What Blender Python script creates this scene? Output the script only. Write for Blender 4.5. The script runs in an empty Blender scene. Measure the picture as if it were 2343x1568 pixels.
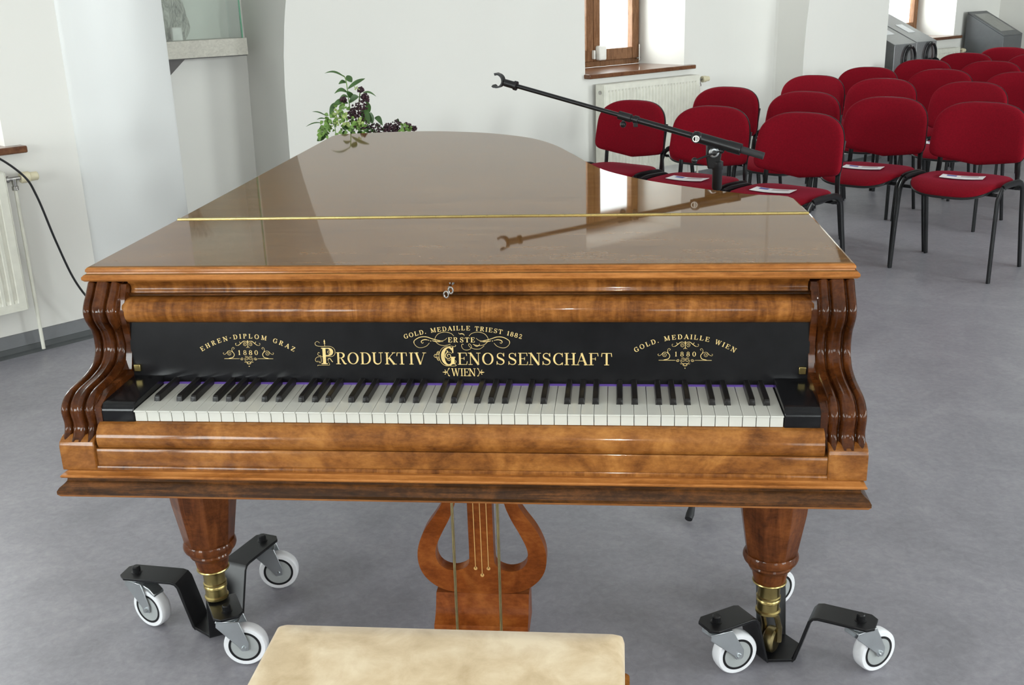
import bpy, math, random
from mathutils import Vector, Matrix
random.seed(7)
C = bpy.context.scene.collection
SC = bpy.context.scene
PI = math.pi
# ------------------------------------------------------------------ camera, world, lights, exposure
CAM = Vector((0.2995, -1.7429, 1.469))
F_PX, YAW, PITCH, ROLL = 2429.96, 0.1042, 0.3198, -0.0311
cy_, sy_, cp_, sp_, cr_, sr_ = math.cos(YAW), math.sin(YAW), math.cos(PITCH), math.sin(PITCH), math.cos(ROLL), math.sin(ROLL)
fw = Vector((-sy_*cp_, cy_*cp_, -sp_)); rt = Vector((cy_, sy_, 0)); up = rt.cross(fw)
rt2 = rt*cr_ + up*sr_; up2 = up*cr_ - rt*sr_
cam_d = bpy.data.cameras.new('camera'); cam = bpy.data.objects.new('camera', cam_d); C.objects.link(cam)
cam_d.sensor_width = 36; cam_d.lens = F_PX*36/2343; cam_d.clip_start = 0.05; cam_d.clip_end = 200
cam.matrix_world = Matrix(((rt2.x, up2.x, -fw.x, CAM.x), (rt2.y, up2.y, -fw.y, CAM.y), (rt2.z, up2.z, -fw.z, CAM.z), (0, 0, 0, 1)))
SC.camera = cam
SC.view_settings.view_transform = 'Standard'; SC.view_settings.look = 'None'
SC.view_settings.gamma = 1; SC.view_settings.use_curve_mapping = False
SC.view_settings.exposure = -0.07
w = bpy.data.worlds.new('sky'); SC.world = w; w.use_nodes = True
w.node_tree.nodes['Background'].inputs[0].default_value = (0.92, 0.97, 1.0, 1)
w.node_tree.nodes['Background'].inputs[1].default_value = 4.5
SV = Vector((1, 1, 0)).normalized()        # along the window wall
NV = Vector((1, -1, 0)).normalized()       # out of the window wall, into the room
A0 = Vector((0, 5.74, 0))
def wp(t, off, z=0.0):                     # point at t along the window wall, off metres into the room
    return A0 + SV*t + NV*off + Vector((0, 0, z))
def area(name, loc, direction, sx, sy, power, col):
    l = bpy.data.lights.new(name, 'AREA'); l.shape = 'RECTANGLE'; l.size = sx; l.size_y = sy; l.energy = power; l.color = col
    o = bpy.data.objects.new(name, l); C.objects.link(o); o.location = loc
    o.rotation_euler = Vector(direction).to_track_quat('-Z', 'Z').to_euler()
    return o
DAY = (0.95, 0.98, 1.0)
for t_, pw_ in ((-6.4, 45), (-3.1, 140), (0.2, 310), (3.5, 440)):
    area('daylight_front_fill', wp(t_, 9.40, 1.75), -NV, 1.6, 1.8, pw_, DAY)  # added lamps outside the unseen windows, powers graded to balance the walls
for o_ in (2.4, 5.6):
    area('daylight_end_fill', wp(-9.40, o_, 1.75), SV, 1.6, 1.8, 190, DAY)  # added lamps at the unseen end wall, filling the shaded flanks
area('daylight_back_window', wp(0.62, -0.75, 1.6), NV, 0.95, 1.3, 40, DAY)
area('daylight_left_window', (-3.23, 2.19, 1.6), NV, 0.95, 1.3, 40, DAY)
area('daylight_far_window', wp(4.8, -0.95, 1.6), NV, 1.2, 1.3, 50, DAY)
fl = bpy.data.lights.new('camera_flash', 'POINT'); fl.energy = 36; fl.shadow_soft_size = 0.02; fl.color = (1.0, 0.95, 0.88)
fo = bpy.data.objects.new('camera_flash', fl); C.objects.link(fo); fo.location = CAM + Vector((0.0, -0.03, 0.145))

# ------------------------------------------------------------------ materials
def nodemat(name):
    m = bpy.data.materials.new(name); m.use_nodes = True
    nt = m.node_tree; return m, nt, nt.nodes['Principled BSDF']
def ramp(nt, fac, stops):
    r = nt.nodes.new('ShaderNodeValToRGB'); el = r.color_ramp.elements
    while len(el) < len(stops): el.new(0.5)
    for e, (p, c) in zip(el, stops): e.position = p; e.color = (*c, 1)
    nt.links.new(fac, r.inputs[0]); return r.outputs[0]
def noise(nt, scale, detail=4, rough=0.5, stretch=(1, 1, 1), dist=0.0):
    tc = nt.nodes.new('ShaderNodeTexCoord'); mp = nt.nodes.new('ShaderNodeMapping'); mp.inputs['Scale'].default_value = stretch
    n = nt.nodes.new('ShaderNodeTexNoise'); n.inputs['Scale'].default_value = scale; n.inputs['Detail'].default_value = detail
    n.inputs['Roughness'].default_value = rough; n.inputs['Distortion'].default_value = dist
    nt.links.new(tc.outputs['Object'], mp.inputs[0]); nt.links.new(mp.outputs[0], n.inputs['Vector'])
    return n.outputs['Fac']
def bump(nt, b, fac, strength, dist=0.002):
    bn = nt.nodes.new('ShaderNodeBump'); bn.inputs['Strength'].default_value = strength; bn.inputs['Distance'].default_value = dist
    nt.links.new(fac, bn.inputs['Height']); nt.links.new(bn.outputs[0], b.inputs['Normal'])
def plain(name, col, rough=0.5, metal=0.0, var=0.06, scale=20, coat=0.0, bmp=0.0, spec=None):
    m, nt, b = nodemat(name)
    f = noise(nt, scale)
    c1 = tuple(max(0, x*(1-var)) for x in col); c2 = tuple(min(1, x*(1+var)) for x in col)
    nt.links.new(ramp(nt, f, [(0.3, c1), (0.7, c2)]), b.inputs['Base Color'])
    b.inputs['Roughness'].default_value = rough; b.inputs['Metallic'].default_value = metal
    b.inputs['Coat Weight'].default_value = coat; b.inputs['Coat Roughness'].default_value = 0.08
    if spec is not None: b.inputs['Specular IOR Level'].default_value = spec
    if bmp: bump(nt, b, noise(nt, scale*8), bmp)
    return m
def wood(name, dark, mid, light, stretch=(1.2, 9, 9), scale=5, rough=0.3, coat=0.6, burl=0.5, coat_r=0.07, spec=0.08):
    m, nt, b = nodemat(name); b.inputs['Specular IOR Level'].default_value = spec
    g = noise(nt, scale, 6, 0.6, stretch, 1.2)
    bl = noise(nt, 7, 5, 0.6, (1, 1, 1), 1.6)
    sp = noise(nt, 90, 3, 0.7, (0.7, 1.6, 1.6))
    mx = nt.nodes.new('ShaderNodeMix'); mx.data_type = 'FLOAT'; mx.inputs[0].default_value = burl
    nt.links.new(g, mx.inputs[2]); nt.links.new(bl, mx.inputs[3])
    mx2 = nt.nodes.new('ShaderNodeMix'); mx2.data_type = 'FLOAT'; mx2.inputs[0].default_value = 0.22
    nt.links.new(mx.outputs[0], mx2.inputs[2]); nt.links.new(sp, mx2.inputs[3])
    nt.links.new(ramp(nt, mx2.outputs[0], [(0.33, dark), (0.48, mid), (0.64, light)]), b.inputs['Base Color'])
    b.inputs['Roughness'].default_value = rough
    b.inputs['Coat Weight'].default_value = coat; b.inputs['Coat Roughness'].default_value = coat_r; b.inputs['Coat IOR'].default_value = 1.45
    if name != 'polished_lid_walnut': bump(nt, b, sp, 0.05, 0.001)
    return m
M = {}
M['walnut'] = wood('walnut_veneer', (0.050, 0.014, 0.003), (0.20, 0.071, 0.014), (0.37, 0.155, 0.036), (3, 3, 3), 4, 0.34, 0.5, 0.6)
M['walnut_fig'] = wood('figured_walnut', (0.040, 0.010, 0.003), (0.18, 0.062, 0.012), (0.36, 0.145, 0.034), (9, 2, 1.0), 4, 0.32, 0.4, 0.45)
M['carved'] = wood('carved_walnut', (0.012, 0.004, 0.0015), (0.052, 0.014, 0.003), (0.115, 0.034, 0.008), (4, 4, 1.2), 5, 0.22, 0.45, 0.5, 0.07)
M['lid'] = wood('polished_lid_walnut', (0.105, 0.043, 0.011), (0.158, 0.072, 0.019), (0.215, 0.104, 0.030), (1.0, 6, 6), 3.2, 0.6, 0.82, 0.35, 0.035, 0.0)
M['lid_edge'] = wood('lid_edge_walnut', (0.14, 0.045, 0.010), (0.30, 0.110, 0.026), (0.44, 0.18, 0.050), (1.2, 14, 14), 4, 0.32, 0.3, 0.2)
M['dark_walnut'] = wood('worn_dark_walnut', (0.010, 0.005, 0.0025), (0.040, 0.016, 0.005), (0.15, 0.055, 0.014), (1.0, 20, 20), 3, 0.32, 0.4, 0.3)
M['leg'] = wood('leg_walnut', (0.025, 0.007, 0.002), (0.095, 0.027, 0.007), (0.18, 0.056, 0.014), (8, 8, 1.2), 5, 0.32, 0.35, 0.4)
M['lyre'] = wood('lyre_walnut', (0.075, 0.016, 0.003), (0.19, 0.048, 0.009), (0.30, 0.095, 0.020), (5, 5, 5), 4, 0.38, 0.2, 0.8)
M['stringing'] = plain('pale_inlay', (0.62, 0.36, 0.12), 0.4)
M['lacquer'] = plain('black_lacquer', (0.008, 0.008, 0.009), 0.16, 0, 0.2, 30, 0.0, 0.02, spec=0.22)
M['ivory'] = plain('ivory', (0.53, 0.53, 0.485), 0.22, 0, 0.03, 6, 0.3)
M['ebony'] = plain('ebony', (0.010, 0.009, 0.009), 0.28, 0, 0.2, 60, spec=0.3)
M['gold'] = plain('gold_leaf', (0.68, 0.50, 0.20), 0.45, 0.15, 0.18, 90)
M['brass'] = plain('brass', (0.42, 0.33, 0.13), 0.3, 1.0, 0.12, 40)
M['old_brass'] = plain('tarnished_brass', (0.30, 0.24, 0.12), 0.35, 1.0, 0.2, 40)
M['felt'] = plain('violet_felt', (0.17, 0.09, 0.48), 0.9)
M['steel'] = plain('zinc_plated_steel', (0.52, 0.55, 0.57), 0.28, 0.9, 0.08, 15)
M['iron'] = plain('keyhole_steel', (0.45, 0.44, 0.42), 0.25, 1.0)
M['blackmetal'] = plain('black_powder_coat', (0.008, 0.008, 0.009), 0.32, 0, 0.15, 30, spec=0.3)
M['blackplastic'] = plain('black_plastic', (0.010, 0.010, 0.011), 0.35, 0, 0.1, 30, spec=0.3)
M['rubber'] = plain('rubber', (0.018, 0.018, 0.02), 0.7)
M['tyre'] = plain('white_wheel', (0.80, 0.81, 0.84), 0.35)
M['disc'] = plain('grey_wheel_disc', (0.36, 0.38, 0.38), 0.5)
M['wall'] = plain('white_plaster', (0.745, 0.735, 0.695), 0.85, 0, 0.012, 1.5, 0, 0.08, spec=0.2)
M['reveal'] = plain('white_reveal_plaster', (0.74, 0.75, 0.73), 0.85, 0, 0.012, 1.5)
M['pier'] = plain('satin_white_paint', (0.67, 0.68, 0.67), 0.33, 0, 0.01, 1.2)
M['radiator'] = plain('cream_enamel', (0.74, 0.73, 0.64), 0.35)
M['valve'] = plain('cream_plastic', (0.66, 0.60, 0.42), 0.45)
M['skirting'] = plain('grey_vinyl', (0.155, 0.16, 0.168), 0.4)
M['skirting_shaded'] = plain('shaded_grey_vinyl', (0.06, 0.065, 0.068), 0.4)  # same vinyl, darkened for the shading on the cove's curve
M['window_wood'] = wood('window_wood', (0.10, 0.045, 0.02), (0.19, 0.092, 0.045), (0.26, 0.135, 0.07), (12, 12, 1.5), 4, 0.35, 0.2, 0.2)
M['sill_wood'] = wood('sill_wood', (0.075, 0.03, 0.015), (0.13, 0.055, 0.028), (0.19, 0.09, 0.045), (3, 3, 3), 5, 0.3, 0.6, 0.3)
M['white_plastic'] = plain('white_plastic', (0.78, 0.78, 0.74), 0.4)
M['fabric'] = plain('crimson_fabric', (0.20, 0.003, 0.011), 0.95, 0, 0.14, 150, 0, 0.25, spec=0.15)
b_ = M['fabric'].node_tree.nodes['Principled BSDF']; b_.inputs['Sheen Weight'].default_value = 0.10; b_.inputs['Sheen Roughness'].default_value = 0.4
b_.inputs['Sheen Tint'].default_value = (0.9, 0.1, 0.25, 1)
M['paper'] = plain('paper', (0.82, 0.83, 0.84), 0.6)
M['print_blue'] = plain('blue_print', (0.09, 0.10, 0.38), 0.6)
M['print_dim'] = plain('grey_print', (0.45, 0.40, 0.42), 0.6)
M['case_wood'] = wood('limed_shelf_wood', (0.44, 0.42, 0.37), (0.52, 0.50, 0.44), (0.60, 0.58, 0.51), (2, 12, 12), 4, 0.5, 0.0, 0.2)
M['bracket'] = plain('dark_bracket', (0.085, 0.078, 0.075), 0.6)
M['console'] = plain('silver_grey_paint', (0.24, 0.245, 0.25), 0.38, 0.3, 0.05, 60)
M['console_dark'] = plain('dark_grey_paint', (0.11, 0.115, 0.12), 0.45, 0.2)
M['console_shaded'] = plain('shade_darkened_grey', (0.10, 0.105, 0.11), 0.4, 0.2)  # console grey darkened to stand in for shade on the screen console
M['screen'] = plain('screen_glass', (0.22, 0.225, 0.21), 0.15)
M['leaf'] = plain('dark_leaf', (0.045, 0.10, 0.025), 0.4, 0, 0.35, 25)
M['leaf_light'] = plain('light_leaf', (0.13, 0.24, 0.045), 0.5, 0, 0.3, 25)
M['berry'] = plain('dark_berries', (0.035, 0.008, 0.016), 0.45, 0, 0.4, 60)
M['bloom'] = plain('pale_green_bloom', (0.30, 0.38, 0.12), 0.6, 0, 0.2, 50)
M['ceramic'] = plain('white_ceramic', (0.75, 0.75, 0.72), 0.25)
M['stone'] = plain('white_marble', (0.74, 0.70, 0.68), 0.4, 0, 0.1, 14)
M['ceiling'] = plain('ceiling_plaster', (0.80, 0.80, 0.78), 0.9)
M['lightened_ground'] = plain('lightened_ground_outside', (0.70, 0.70, 0.66), 0.9, 0, 0.1, 3)  # ground tone raised so the view through the panes reads bright white
# driftwood
m, nt, b = nodemat('gnarled_root'); f_ = noise(nt, 22, 8, 0.7, (1, 1, 0.4), 2.5)
nt.links.new(ramp(nt, f_, [(0.35, (0.20, 0.19, 0.17)), (0.5, (0.55, 0.53, 0.48)), (0.65, (0.80, 0.78, 0.72))]), b.inputs['Base Color'])
b.inputs['Roughness'].default_value = 0.85; bump(nt, b, f_, 0.9, 0.02); M['root'] = m
# suede
m, nt, b = nodemat('beige_suede'); f_ = noise(nt, 13, 8, 0.62, (1, 1, 1), 0.3)
nt.links.new(ramp(nt, f_, [(0.3, (0.46, 0.335, 0.18)), (0.5, (0.60, 0.465, 0.285)), (0.68, (0.72, 0.60, 0.41))]), b.inputs['Base Color'])
b.inputs['Roughness'].default_value = 0.95; b.inputs['Sheen Weight'].default_value = 0.3; M['suede'] = m
# floor
m, nt, b = nodemat('marbled_linoleum'); f_ = noise(nt, 3.0, 9, 0.68, (1, 1, 1), 1.1); f2 = noise(nt, 45, 5, 0.7, (1, 1, 1), 0.5)
mx = nt.nodes.new('ShaderNodeMix'); mx.data_type = 'FLOAT'; mx.inputs[0].default_value = 0.45
nt.links.new(f_, mx.inputs[2]); nt.links.new(f2, mx.inputs[3])
nt.links.new(ramp(nt, mx.outputs[0], [(0.34, (0.195, 0.190, 0.213)), (0.5, (0.255, 0.248, 0.276)), (0.64, (0.315, 0.307, 0.334))]), b.inputs['Base Color'])
b.inputs['Roughness'].default_value = 0.36; bump(nt, b, f2, 0.03, 0.001); M['floor'] = m
# glass
def glassmat(name, tint, refl):
    m = bpy.data.materials.new(name); m.use_nodes = True; nt = m.node_tree; nt.nodes.clear()
    out = nt.nodes.new('ShaderNodeOutputMaterial'); tr = nt.nodes.new('ShaderNodeBsdfTransparent'); tr.inputs[0].default_value = (*tint, 1)
    gl = nt.nodes.new('ShaderNodeBsdfGlossy'); gl.inputs['Roughness'].default_value = 0.01
    mix = nt.nodes.new('ShaderNodeMixShader'); lw = nt.nodes.new('ShaderNodeLayerWeight'); pw = nt.nodes.new('ShaderNodeMath'); pw.operation = 'POWER'; pw.inputs[1].default_value = 4.0
    fr = nt.nodes.new('ShaderNodeMath'); fr.operation = 'MULTIPLY_ADD'; fr.inputs[1].default_value = 0.8; fr.inputs[2].default_value = refl
    nt.links.new(lw.outputs['Facing'], pw.inputs[0]); nt.links.new(pw.outputs[0], fr.inputs[0]); nt.links.new(fr.outputs[0], mix.inputs[0]); nt.links.new(tr.outputs[0], mix.inputs[1]); nt.links.new(gl.outputs[0], mix.inputs[2])
    nt.links.new(mix.outputs[0], out.inputs[0]); return m
M['glass'] = glassmat('window_glass', (0.97, 0.99, 0.98), 0.03)
M['case_glass'] = glassmat('display_case_glass', (0.95, 0.985, 0.965), 0.16)
M['glass_edge'] = plain('green_glass_edge', (0.10, 0.34, 0.20), 0.2)

# ------------------------------------------------------------------ mesh helpers
class MB:
    def __init__(s): s.v = []; s.f = []
    def add(s, vs, fs):
        n = len(s.v); s.v += [Vector(v) for v in vs]; s.f += [tuple(i+n for i in f) for f in fs]; return s
    def box(s, c, d, R=None):
        c = Vector(c); x, y, z = (k/2 for k in d)
        vs = [Vector((a, b_, e)) for a in (-x, x) for b_ in (-y, y) for e in (-z, z)]
        if R is not None: vs = [R @ v for v in vs]
        return s.add([c+v for v in vs], [(0, 1, 3, 2), (4, 6, 7, 5), (0, 4, 5, 1), (2, 3, 7, 6), (0, 2, 6, 4), (1, 5, 7, 3)])
    def prism(s, poly, a, b_, fn=None):   # poly in 2D, extruded between a and b; fn(u, v, h) -> point
        n = len(poly); fn = fn or (lambda u, v, h: (u, v, h))
        vs = [fn(u, v, a) for u, v in poly] + [fn(u, v, b_) for u, v in poly]
        fs = [tuple(range(n))[::-1], tuple(range(n, 2*n))] + [(i, (i+1) % n, n+(i+1) % n, n+i) for i in range(n)]
        return s.add(vs, fs)
    def rings(s, rings, closed=True, caps=True):
        n = len(rings[0]); base = len(s.v); vs = [p for r in rings for p in r]; fs = []
        for k in range(len(rings)-1):
            for i in range(n if closed else n-1):
                j = (i+1) % n; fs.append((k*n+i, k*n+j, (k+1)*n+j, (k+1)*n+i))
        if caps and closed:
            fs.append(tuple(range(n))[::-1]); fs.append(tuple(range((len(rings)-1)*n, len(rings)*n)))
        return s.add(vs, fs)
    def lathe(s, prof, o=(0, 0, 0), axis=(0, 0, 1), seg=32, ph=0.0):
        o = Vector(o); ax = Vector(axis).normalized(); a = ax.orthogonal().normalized(); b_ = ax.cross(a)
        return s.rings([[o+ax*h+(a*math.cos(ph+2*PI*i/seg)+b_*math.sin(ph+2*PI*i/seg))*max(r, 1e-4) for i in range(seg)] for r, h in prof])
    def tube(s, pts, r, seg=10, ry=None, closed=False, upv=None):
        pts = [Vector(p) for p in pts]; n = len(pts); rs = r if isinstance(r, (list, tuple)) else [r]*n
        rings = []; prev = None
        for i, p in enumerate(pts):
            if closed: t = pts[(i+1) % n]-pts[i-1]
            else: t = pts[min(i+1, n-1)]-pts[max(i-1, 0)]
            t.normalize()
            if upv is not None: a = (Vector(upv)-t*t.dot(Vector(upv))).normalized()
            elif prev is None: a = t.orthogonal().normalized()
            else: a = (prev-t*prev.dot(t)).normalized()
            prev = a; b_ = t.cross(a); q = ry/r if ry and not isinstance(r, list) else 1
            rings.append([p+(a*math.cos(2*PI*k/seg)*q+b_*math.sin(2*PI*k/seg))*rs[i] for k in range(seg)])
        if closed: rings.append(rings[0])
        return s.rings(rings, True, not closed)
    def annulus(s, prof, o, axis, seg=40):
        o = Vector(o); ax = Vector(axis).normalized(); a = ax.orthogonal().normalized(); b_ = ax.cross(a)
        prof = prof+[prof[0]]
        return s.rings([[o+ax*h+(a*math.cos(2*PI*i/seg)+b_*math.sin(2*PI*i/seg))*r for i in range(seg)] for r, h in prof], True, False)
    def sphere(s, c, r, seg=12, rg=8, sc=(1, 1, 1)):
        c = Vector(c)
        return s.rings([[c+Vector((math.sin(PI*(k+0.02)/(rg+0.04))*math.cos(2*PI*i/seg)*sc[0], math.sin(PI*(k+0.02)/(rg+0.04))*math.sin(2*PI*i/seg)*sc[1], math.cos(PI*(k+0.02)/(rg+0.04))*sc[2]))*r for i in range(seg)] for k in range(rg+1)])
    def build(s, name, mat, parent=None, smooth=True, bevel=0.0, bseg=2, subd=0, ang=35, label=None):
        me = bpy.data.meshes.new(name); sh = Vector((0, 0, 0)); p = parent
        while p is not None: sh += p.location; p = p.parent
        me.from_pydata([tuple(v-sh) for v in s.v], [], s.f); me.update()
        import bmesh
        bm = bmesh.new(); bm.from_mesh(me); bmesh.ops.recalc_face_normals(bm, faces=bm.faces); bm.to_mesh(me); bm.free()
        me.materials.append(M[mat])
        if smooth:
            me.polygons.foreach_set('use_smooth', [True]*len(me.polygons)); me.set_sharp_from_angle(angle=math.radians(ang))
        o = bpy.data.objects.new(name, me); C.objects.link(o)
        if parent: o.parent = parent
        if bevel:
            bv = o.modifiers.new('bevel', 'BEVEL'); bv.width = bevel; bv.segments = bseg; bv.limit_method = 'ANGLE'; bv.angle_limit = math.radians(40)
            bv.harden_normals = False
        if subd:
            sd = o.modifiers.new('subd', 'SUBSURF'); sd.levels = subd; sd.render_levels = subd
        if label: o['label'] = label
        return o
def thing(name, label, cat, loc=(0, 0, 0), group=None):
    o = bpy.data.objects.new(name, None); C.objects.link(o); o.location = loc; o.empty_display_size = 0.1
    o['label'] = label; o['category'] = cat
    if group: o['group'] = group
    return o
def tag(o, label, cat, group=None):
    o['label'] = label; o['category'] = cat
    if group: o['group'] = group
    return o
def struct(o): o['kind'] = 'structure'; return o
def copy_tree(o, parent=None):
    c = o.copy(); C.objects.link(c); c.parent = parent
    for ch in list(o.children): copy_tree(ch, c)
    return c
def offset_poly(poly, d):     # CCW polygon, positive d outwards
    n = len(poly); out = []
    for i in range(n):
        p0, p1, p2 = Vector(poly[i-1]), Vector(poly[i]), Vector(poly[(i+1) % n])
        e1 = (p1-p0).normalized(); e2 = (p2-p1).normalized()
        n1 = Vector((e1.y, -e1.x)); n2 = Vector((e2.y, -e2.x)); k = (n1+n2); k.normalize()
        out.append(tuple(p1+k*d/max(0.35, k.dot(n1))))
    return out
def smooth_path(pts, n=8):    # Catmull-Rom
    P = [Vector(p) for p in pts]; P = [P[0]*2-P[1]]+P+[P[-1]*2-P[-2]]; out = []
    for i in range(1, len(P)-2):
        for k in range(n):
            t = k/n
            out.append(0.5*((2*P[i])+(-P[i-1]+P[i+1])*t+(2*P[i-1]-5*P[i]+4*P[i+1]-P[i+2])*t*t+(-P[i-1]+3*P[i]-3*P[i+1]+P[i+2])*t**3))
    out.append(P[-2]); return out

# ------------------------------------------------------------------ the room
fb_ = MB(); c_ = [wp(-9, 9), wp(13, 9), wp(13, -1.2), wp(-9, -1.2)]
fb_.prism([(p.x, p.y) for p in c_], -0.1, 0.0); struct(fb_.build('floor', 'floor', smooth=False))
cb = MB(); cb.prism([(p.x, p.y) for p in c_], 3.6, 3.75); struct(cb.build('ceiling', 'ceiling', smooth=False))
def wallbox(mb, A, d, n, t0, t1, o0, o1, z0, z1):
    mb.prism([(t0, o0), (t1, o0), (t1, o1), (t0, o1)], z0, z1, lambda u, v, h: A+d*u+n*v+Vector((0, 0, h)))
def wall_open(name, A, d, n, t0, t1, th, holes, z1=3.6, mat='wall'):
    mb = MB(); ts = t0
    for (h0, h1, a, b_) in holes:
        wallbox(mb, A, d, n, ts, h0, -th, 0, 0, z1); wallbox(mb, A, d, n, h0, h1, -th, 0, 0, a); wallbox(mb, A, d, n, h0, h1, -th, 0, b_, z1); ts = h1
    wallbox(mb, A, d, n, ts, t1, -th, 0, 0, z1)
    return struct(mb.build(name, mat, smooth=False))
# left wall with the window at the picture's left edge
E1 = Vector((-2.106, 2.81, 0)); LU = Vector((0.625, 0.78, 0)).normalized(); LN = Vector((LU.y, -LU.x, 0))
wall_open('wall_left', E1, LU, LN, -6.0, 0.03, 0.5, [(-1.40, -0.297, 0.90, 2.25)])
# pier between the left window and the alcove, rounded left corner
PR = Vector((-1.768, 3.148, 0))
mb = MB(); d_ = (PR-E1); L_ = d_.length; d_.normalize(); n_ = Vector((d_.y, -d_.x, 0))
pr = [(0.0, -0.03), (0.01, 0.0), (0.03, 0.012), (0.07, 0.018), (0.14, 0.018), (L_-0.01, 0.018), (L_, 0.010), (L_, -0.9), (0.0, -0.9)]
mb.prism(pr, 0, 3.6, lambda u, v, h: E1+d_*u+n_*v+Vector((0, 0, h)))
struct(mb.build('wall_left_pier', 'pier', smooth=True, ang=50))
# alcove wall behind the glass case
AB = Vector((-1.861, 4.503, 0))
mb = MB(); wallbox(mb, AB, SV, NV, -2.2, 0.0, -0.3, 0, 0, 3.6); struct(mb.build('wall_alcove', 'wall', smooth=False))
# back wall, left edge flares like the foot of a vault
def flare(z):  # extra t towards the right above z = 0.9
    pts = [(0, 0.0), (0.9, 0.0), (1.0, 0.003), (1.16, 0.014), (1.32, 0.034), (1.46, 0.058), (1.9, 0.17), (2.4, 0.38), (3.0, 0.78), (3.6, 1.4)]
    for (a, b_), (c, d) in zip(pts, pts[1:]):
        if z <= c: return b_+(d-b_)*(z-a)/(c-a)
    return pts[-1][1]
zs = [0, 0.45, 0.9, 1.0, 1.08, 1.16, 1.24, 1.32, 1.4, 1.5, 1.7, 1.9, 2.15, 2.4, 2.7, 3.0, 3.3, 3.6]
tcl = -2.197
mb = MB(); CN = 1.893; CE = 2.087
left = [(tcl-0.02*min(1, max(0, (0.9-z)/0.9))+flare(z), z) for z in zs]
wl, wr, wz0, wz1 = 0.105, 1.119, 0.90, 2.3
poly1 = left + [(wl, 3.6), (wl, 0.0)]
mb.prism(poly1, -0.47, 0.0, lambda u, v, h: wp(u, h, v))
wallbox(mb, A0, SV, NV, wl, wr, -0.47, 0, 0, wz0); wallbox(mb, A0, SV, NV, wl, wr, -0.47, 0, wz1, 3.6)
wallbox(mb, A0, SV, NV, wr, 1.70, -0.47, 0, 0, 3.6)
arc = [(1.70, 0.0)] + [(1.70+0.387*math.sin(a), 0.11*(1-math.cos(a))) for a in [PI/2*k/8 for k in range(1, 9)]]
mb.prism(arc+[(2.3, 0.11), (2.3, -0.47), (1.70, -0.47)], 0, 3.6, lambda u, v, h: wp(u, v, h))
struct(mb.build('wall_back', 'wall', smooth=True, ang=20))
# grey flank between alcove and back wall
mb = MB(); n = len(zs)
f0 = [AB+Vector((0, 0, z)) for z in zs]; f1 = [wp(l[0], 0, l[1]) for l in left]
mb.add(f0+f1, [(i, i+1, n+i+1, n+i) for i in range(n-1)]); 
q0 = [p-SV*0+Vector((0, 0, 0)) for p in f0]
struct(mb.build('wall_alcove_flank', 'wall', smooth=True))
# right-hand pier: flank (grey) and front with vault foot
DEt = 2.09; DEo = 0.366+0.0
DE = Vector((1.735, 6.956, 0)); de_t = (DE-A0).dot(SV); de_o = (DE-A0).dot(NV)
mb = MB(); el = [(de_t+flare(z)-0.0, z) for z in zs]
mb.prism(el+[(de_t+1.141, 3.6), (de_t+1.141, 0)], de_o-0.7, de_o, lambda u, v, h: wp(u, h, v))
c0 = [wp(2.087, 0.10, z) for z in zs]; c1 = [wp(e[0], de_o, e[1]) for e in el]
mb.add(c0+c1, [(i, i+1, n+i+1, n+i) for i in range(n-1)])
struct(mb.build('wall_right_pier', 'wall', smooth=True, ang=20))
# far bay with the second window
wall_open('wall_far', A0-NV*0.25, SV, NV, 2.3, 6.33, 0.43, [(4.1, 5.435, 0.91, 2.3)])
mb = MB(); wallbox(mb, A0, SV, NV, 6.32, 7.3, -0.7, 0.9, 0, 3.6); struct(mb.build('wall_far_pier', 'wall', smooth=False))
mb = MB(); wallbox(mb, A0, SV, NV, 7.2, 13, -0.7, -0.2, 0, 3.6); struct(mb.build('wall_far_end', 'wall', smooth=False))
# unseen walls with windows that light the room
hol = [(t_-0.8, t_+0.8, 0.85, 2.65) for t_ in (-6.4, -3.1, 0.2, 3.5)]
wall_open('wall_front', A0+NV*9.0, SV, -NV, -9.2, 13, 0.3, hol)
hol2 = [(o_-0.8, o_+0.8, 0.85, 2.65) for o_ in (2.4, 5.6)]
wall_open('wall_end_left', A0-SV*9.0, NV, SV, -1.4, 9.2, 0.3, hol2)
mb = MB(); wallbox(mb, A0+SV*13, NV, SV, -1.4, 9.2, 0, 0.3, 0, 3.6); struct(mb.build('wall_end_right', 'wall', smooth=False))

# skirting: flat vinyl band with a coved foot, its shading put into a darker tone
def skirting(name, pts, n):
    mb = MB(); m2 = MB()
    for a, b_ in zip(pts, pts[1:]):
        d = (b_-a); L = d.length; d.normalize(); k = Vector((d.y, -d.x, 0))
        if k.dot(n) < 0: k = -k
        mb.prism([(0, 0.03), (0.010, 0.03), (0.007, 0.088), (0.0, 0.09)], 0, L, lambda u, v, h: a+d*h+k*u+Vector((0, 0, v)))
        m2.prism([(0, 0.0), (0.048, 0.0), (0.046, 0.003), (0.025, 0.012), (0.014, 0.032), (0, 0.034)], 0, L, lambda u, v, h: a+d*h+k*u+Vector((0, 0, v)))
    o = struct(mb.build(name, 'skirting', ang=60)); m2.build('cove_strip', 'skirting_shaded', o)
    return o
skirting('baseboard_left', [E1-LU*5.5, E1+Vector((0.0, 0.0, 0))], LN)
skirting('baseboard_left_pier', [E1+n_*0.012, PR+n_*0.012], NV)
skirting('baseboard_alcove', [AB-SV*1.6, AB], NV)
skirting('baseboard_back', [wp(tcl-0.02, 0), wp(1.7, 0), wp(1.9, 0.025), wp(2.05, 0.09)], NV)
skirting('baseboard_right_pier', [wp(de_t, de_o), wp(de_t+1.141, de_o)], NV)
skirting('baseboard_far', [wp(3.0, -0.25), wp(6.3, -0.25)], NV)

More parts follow.
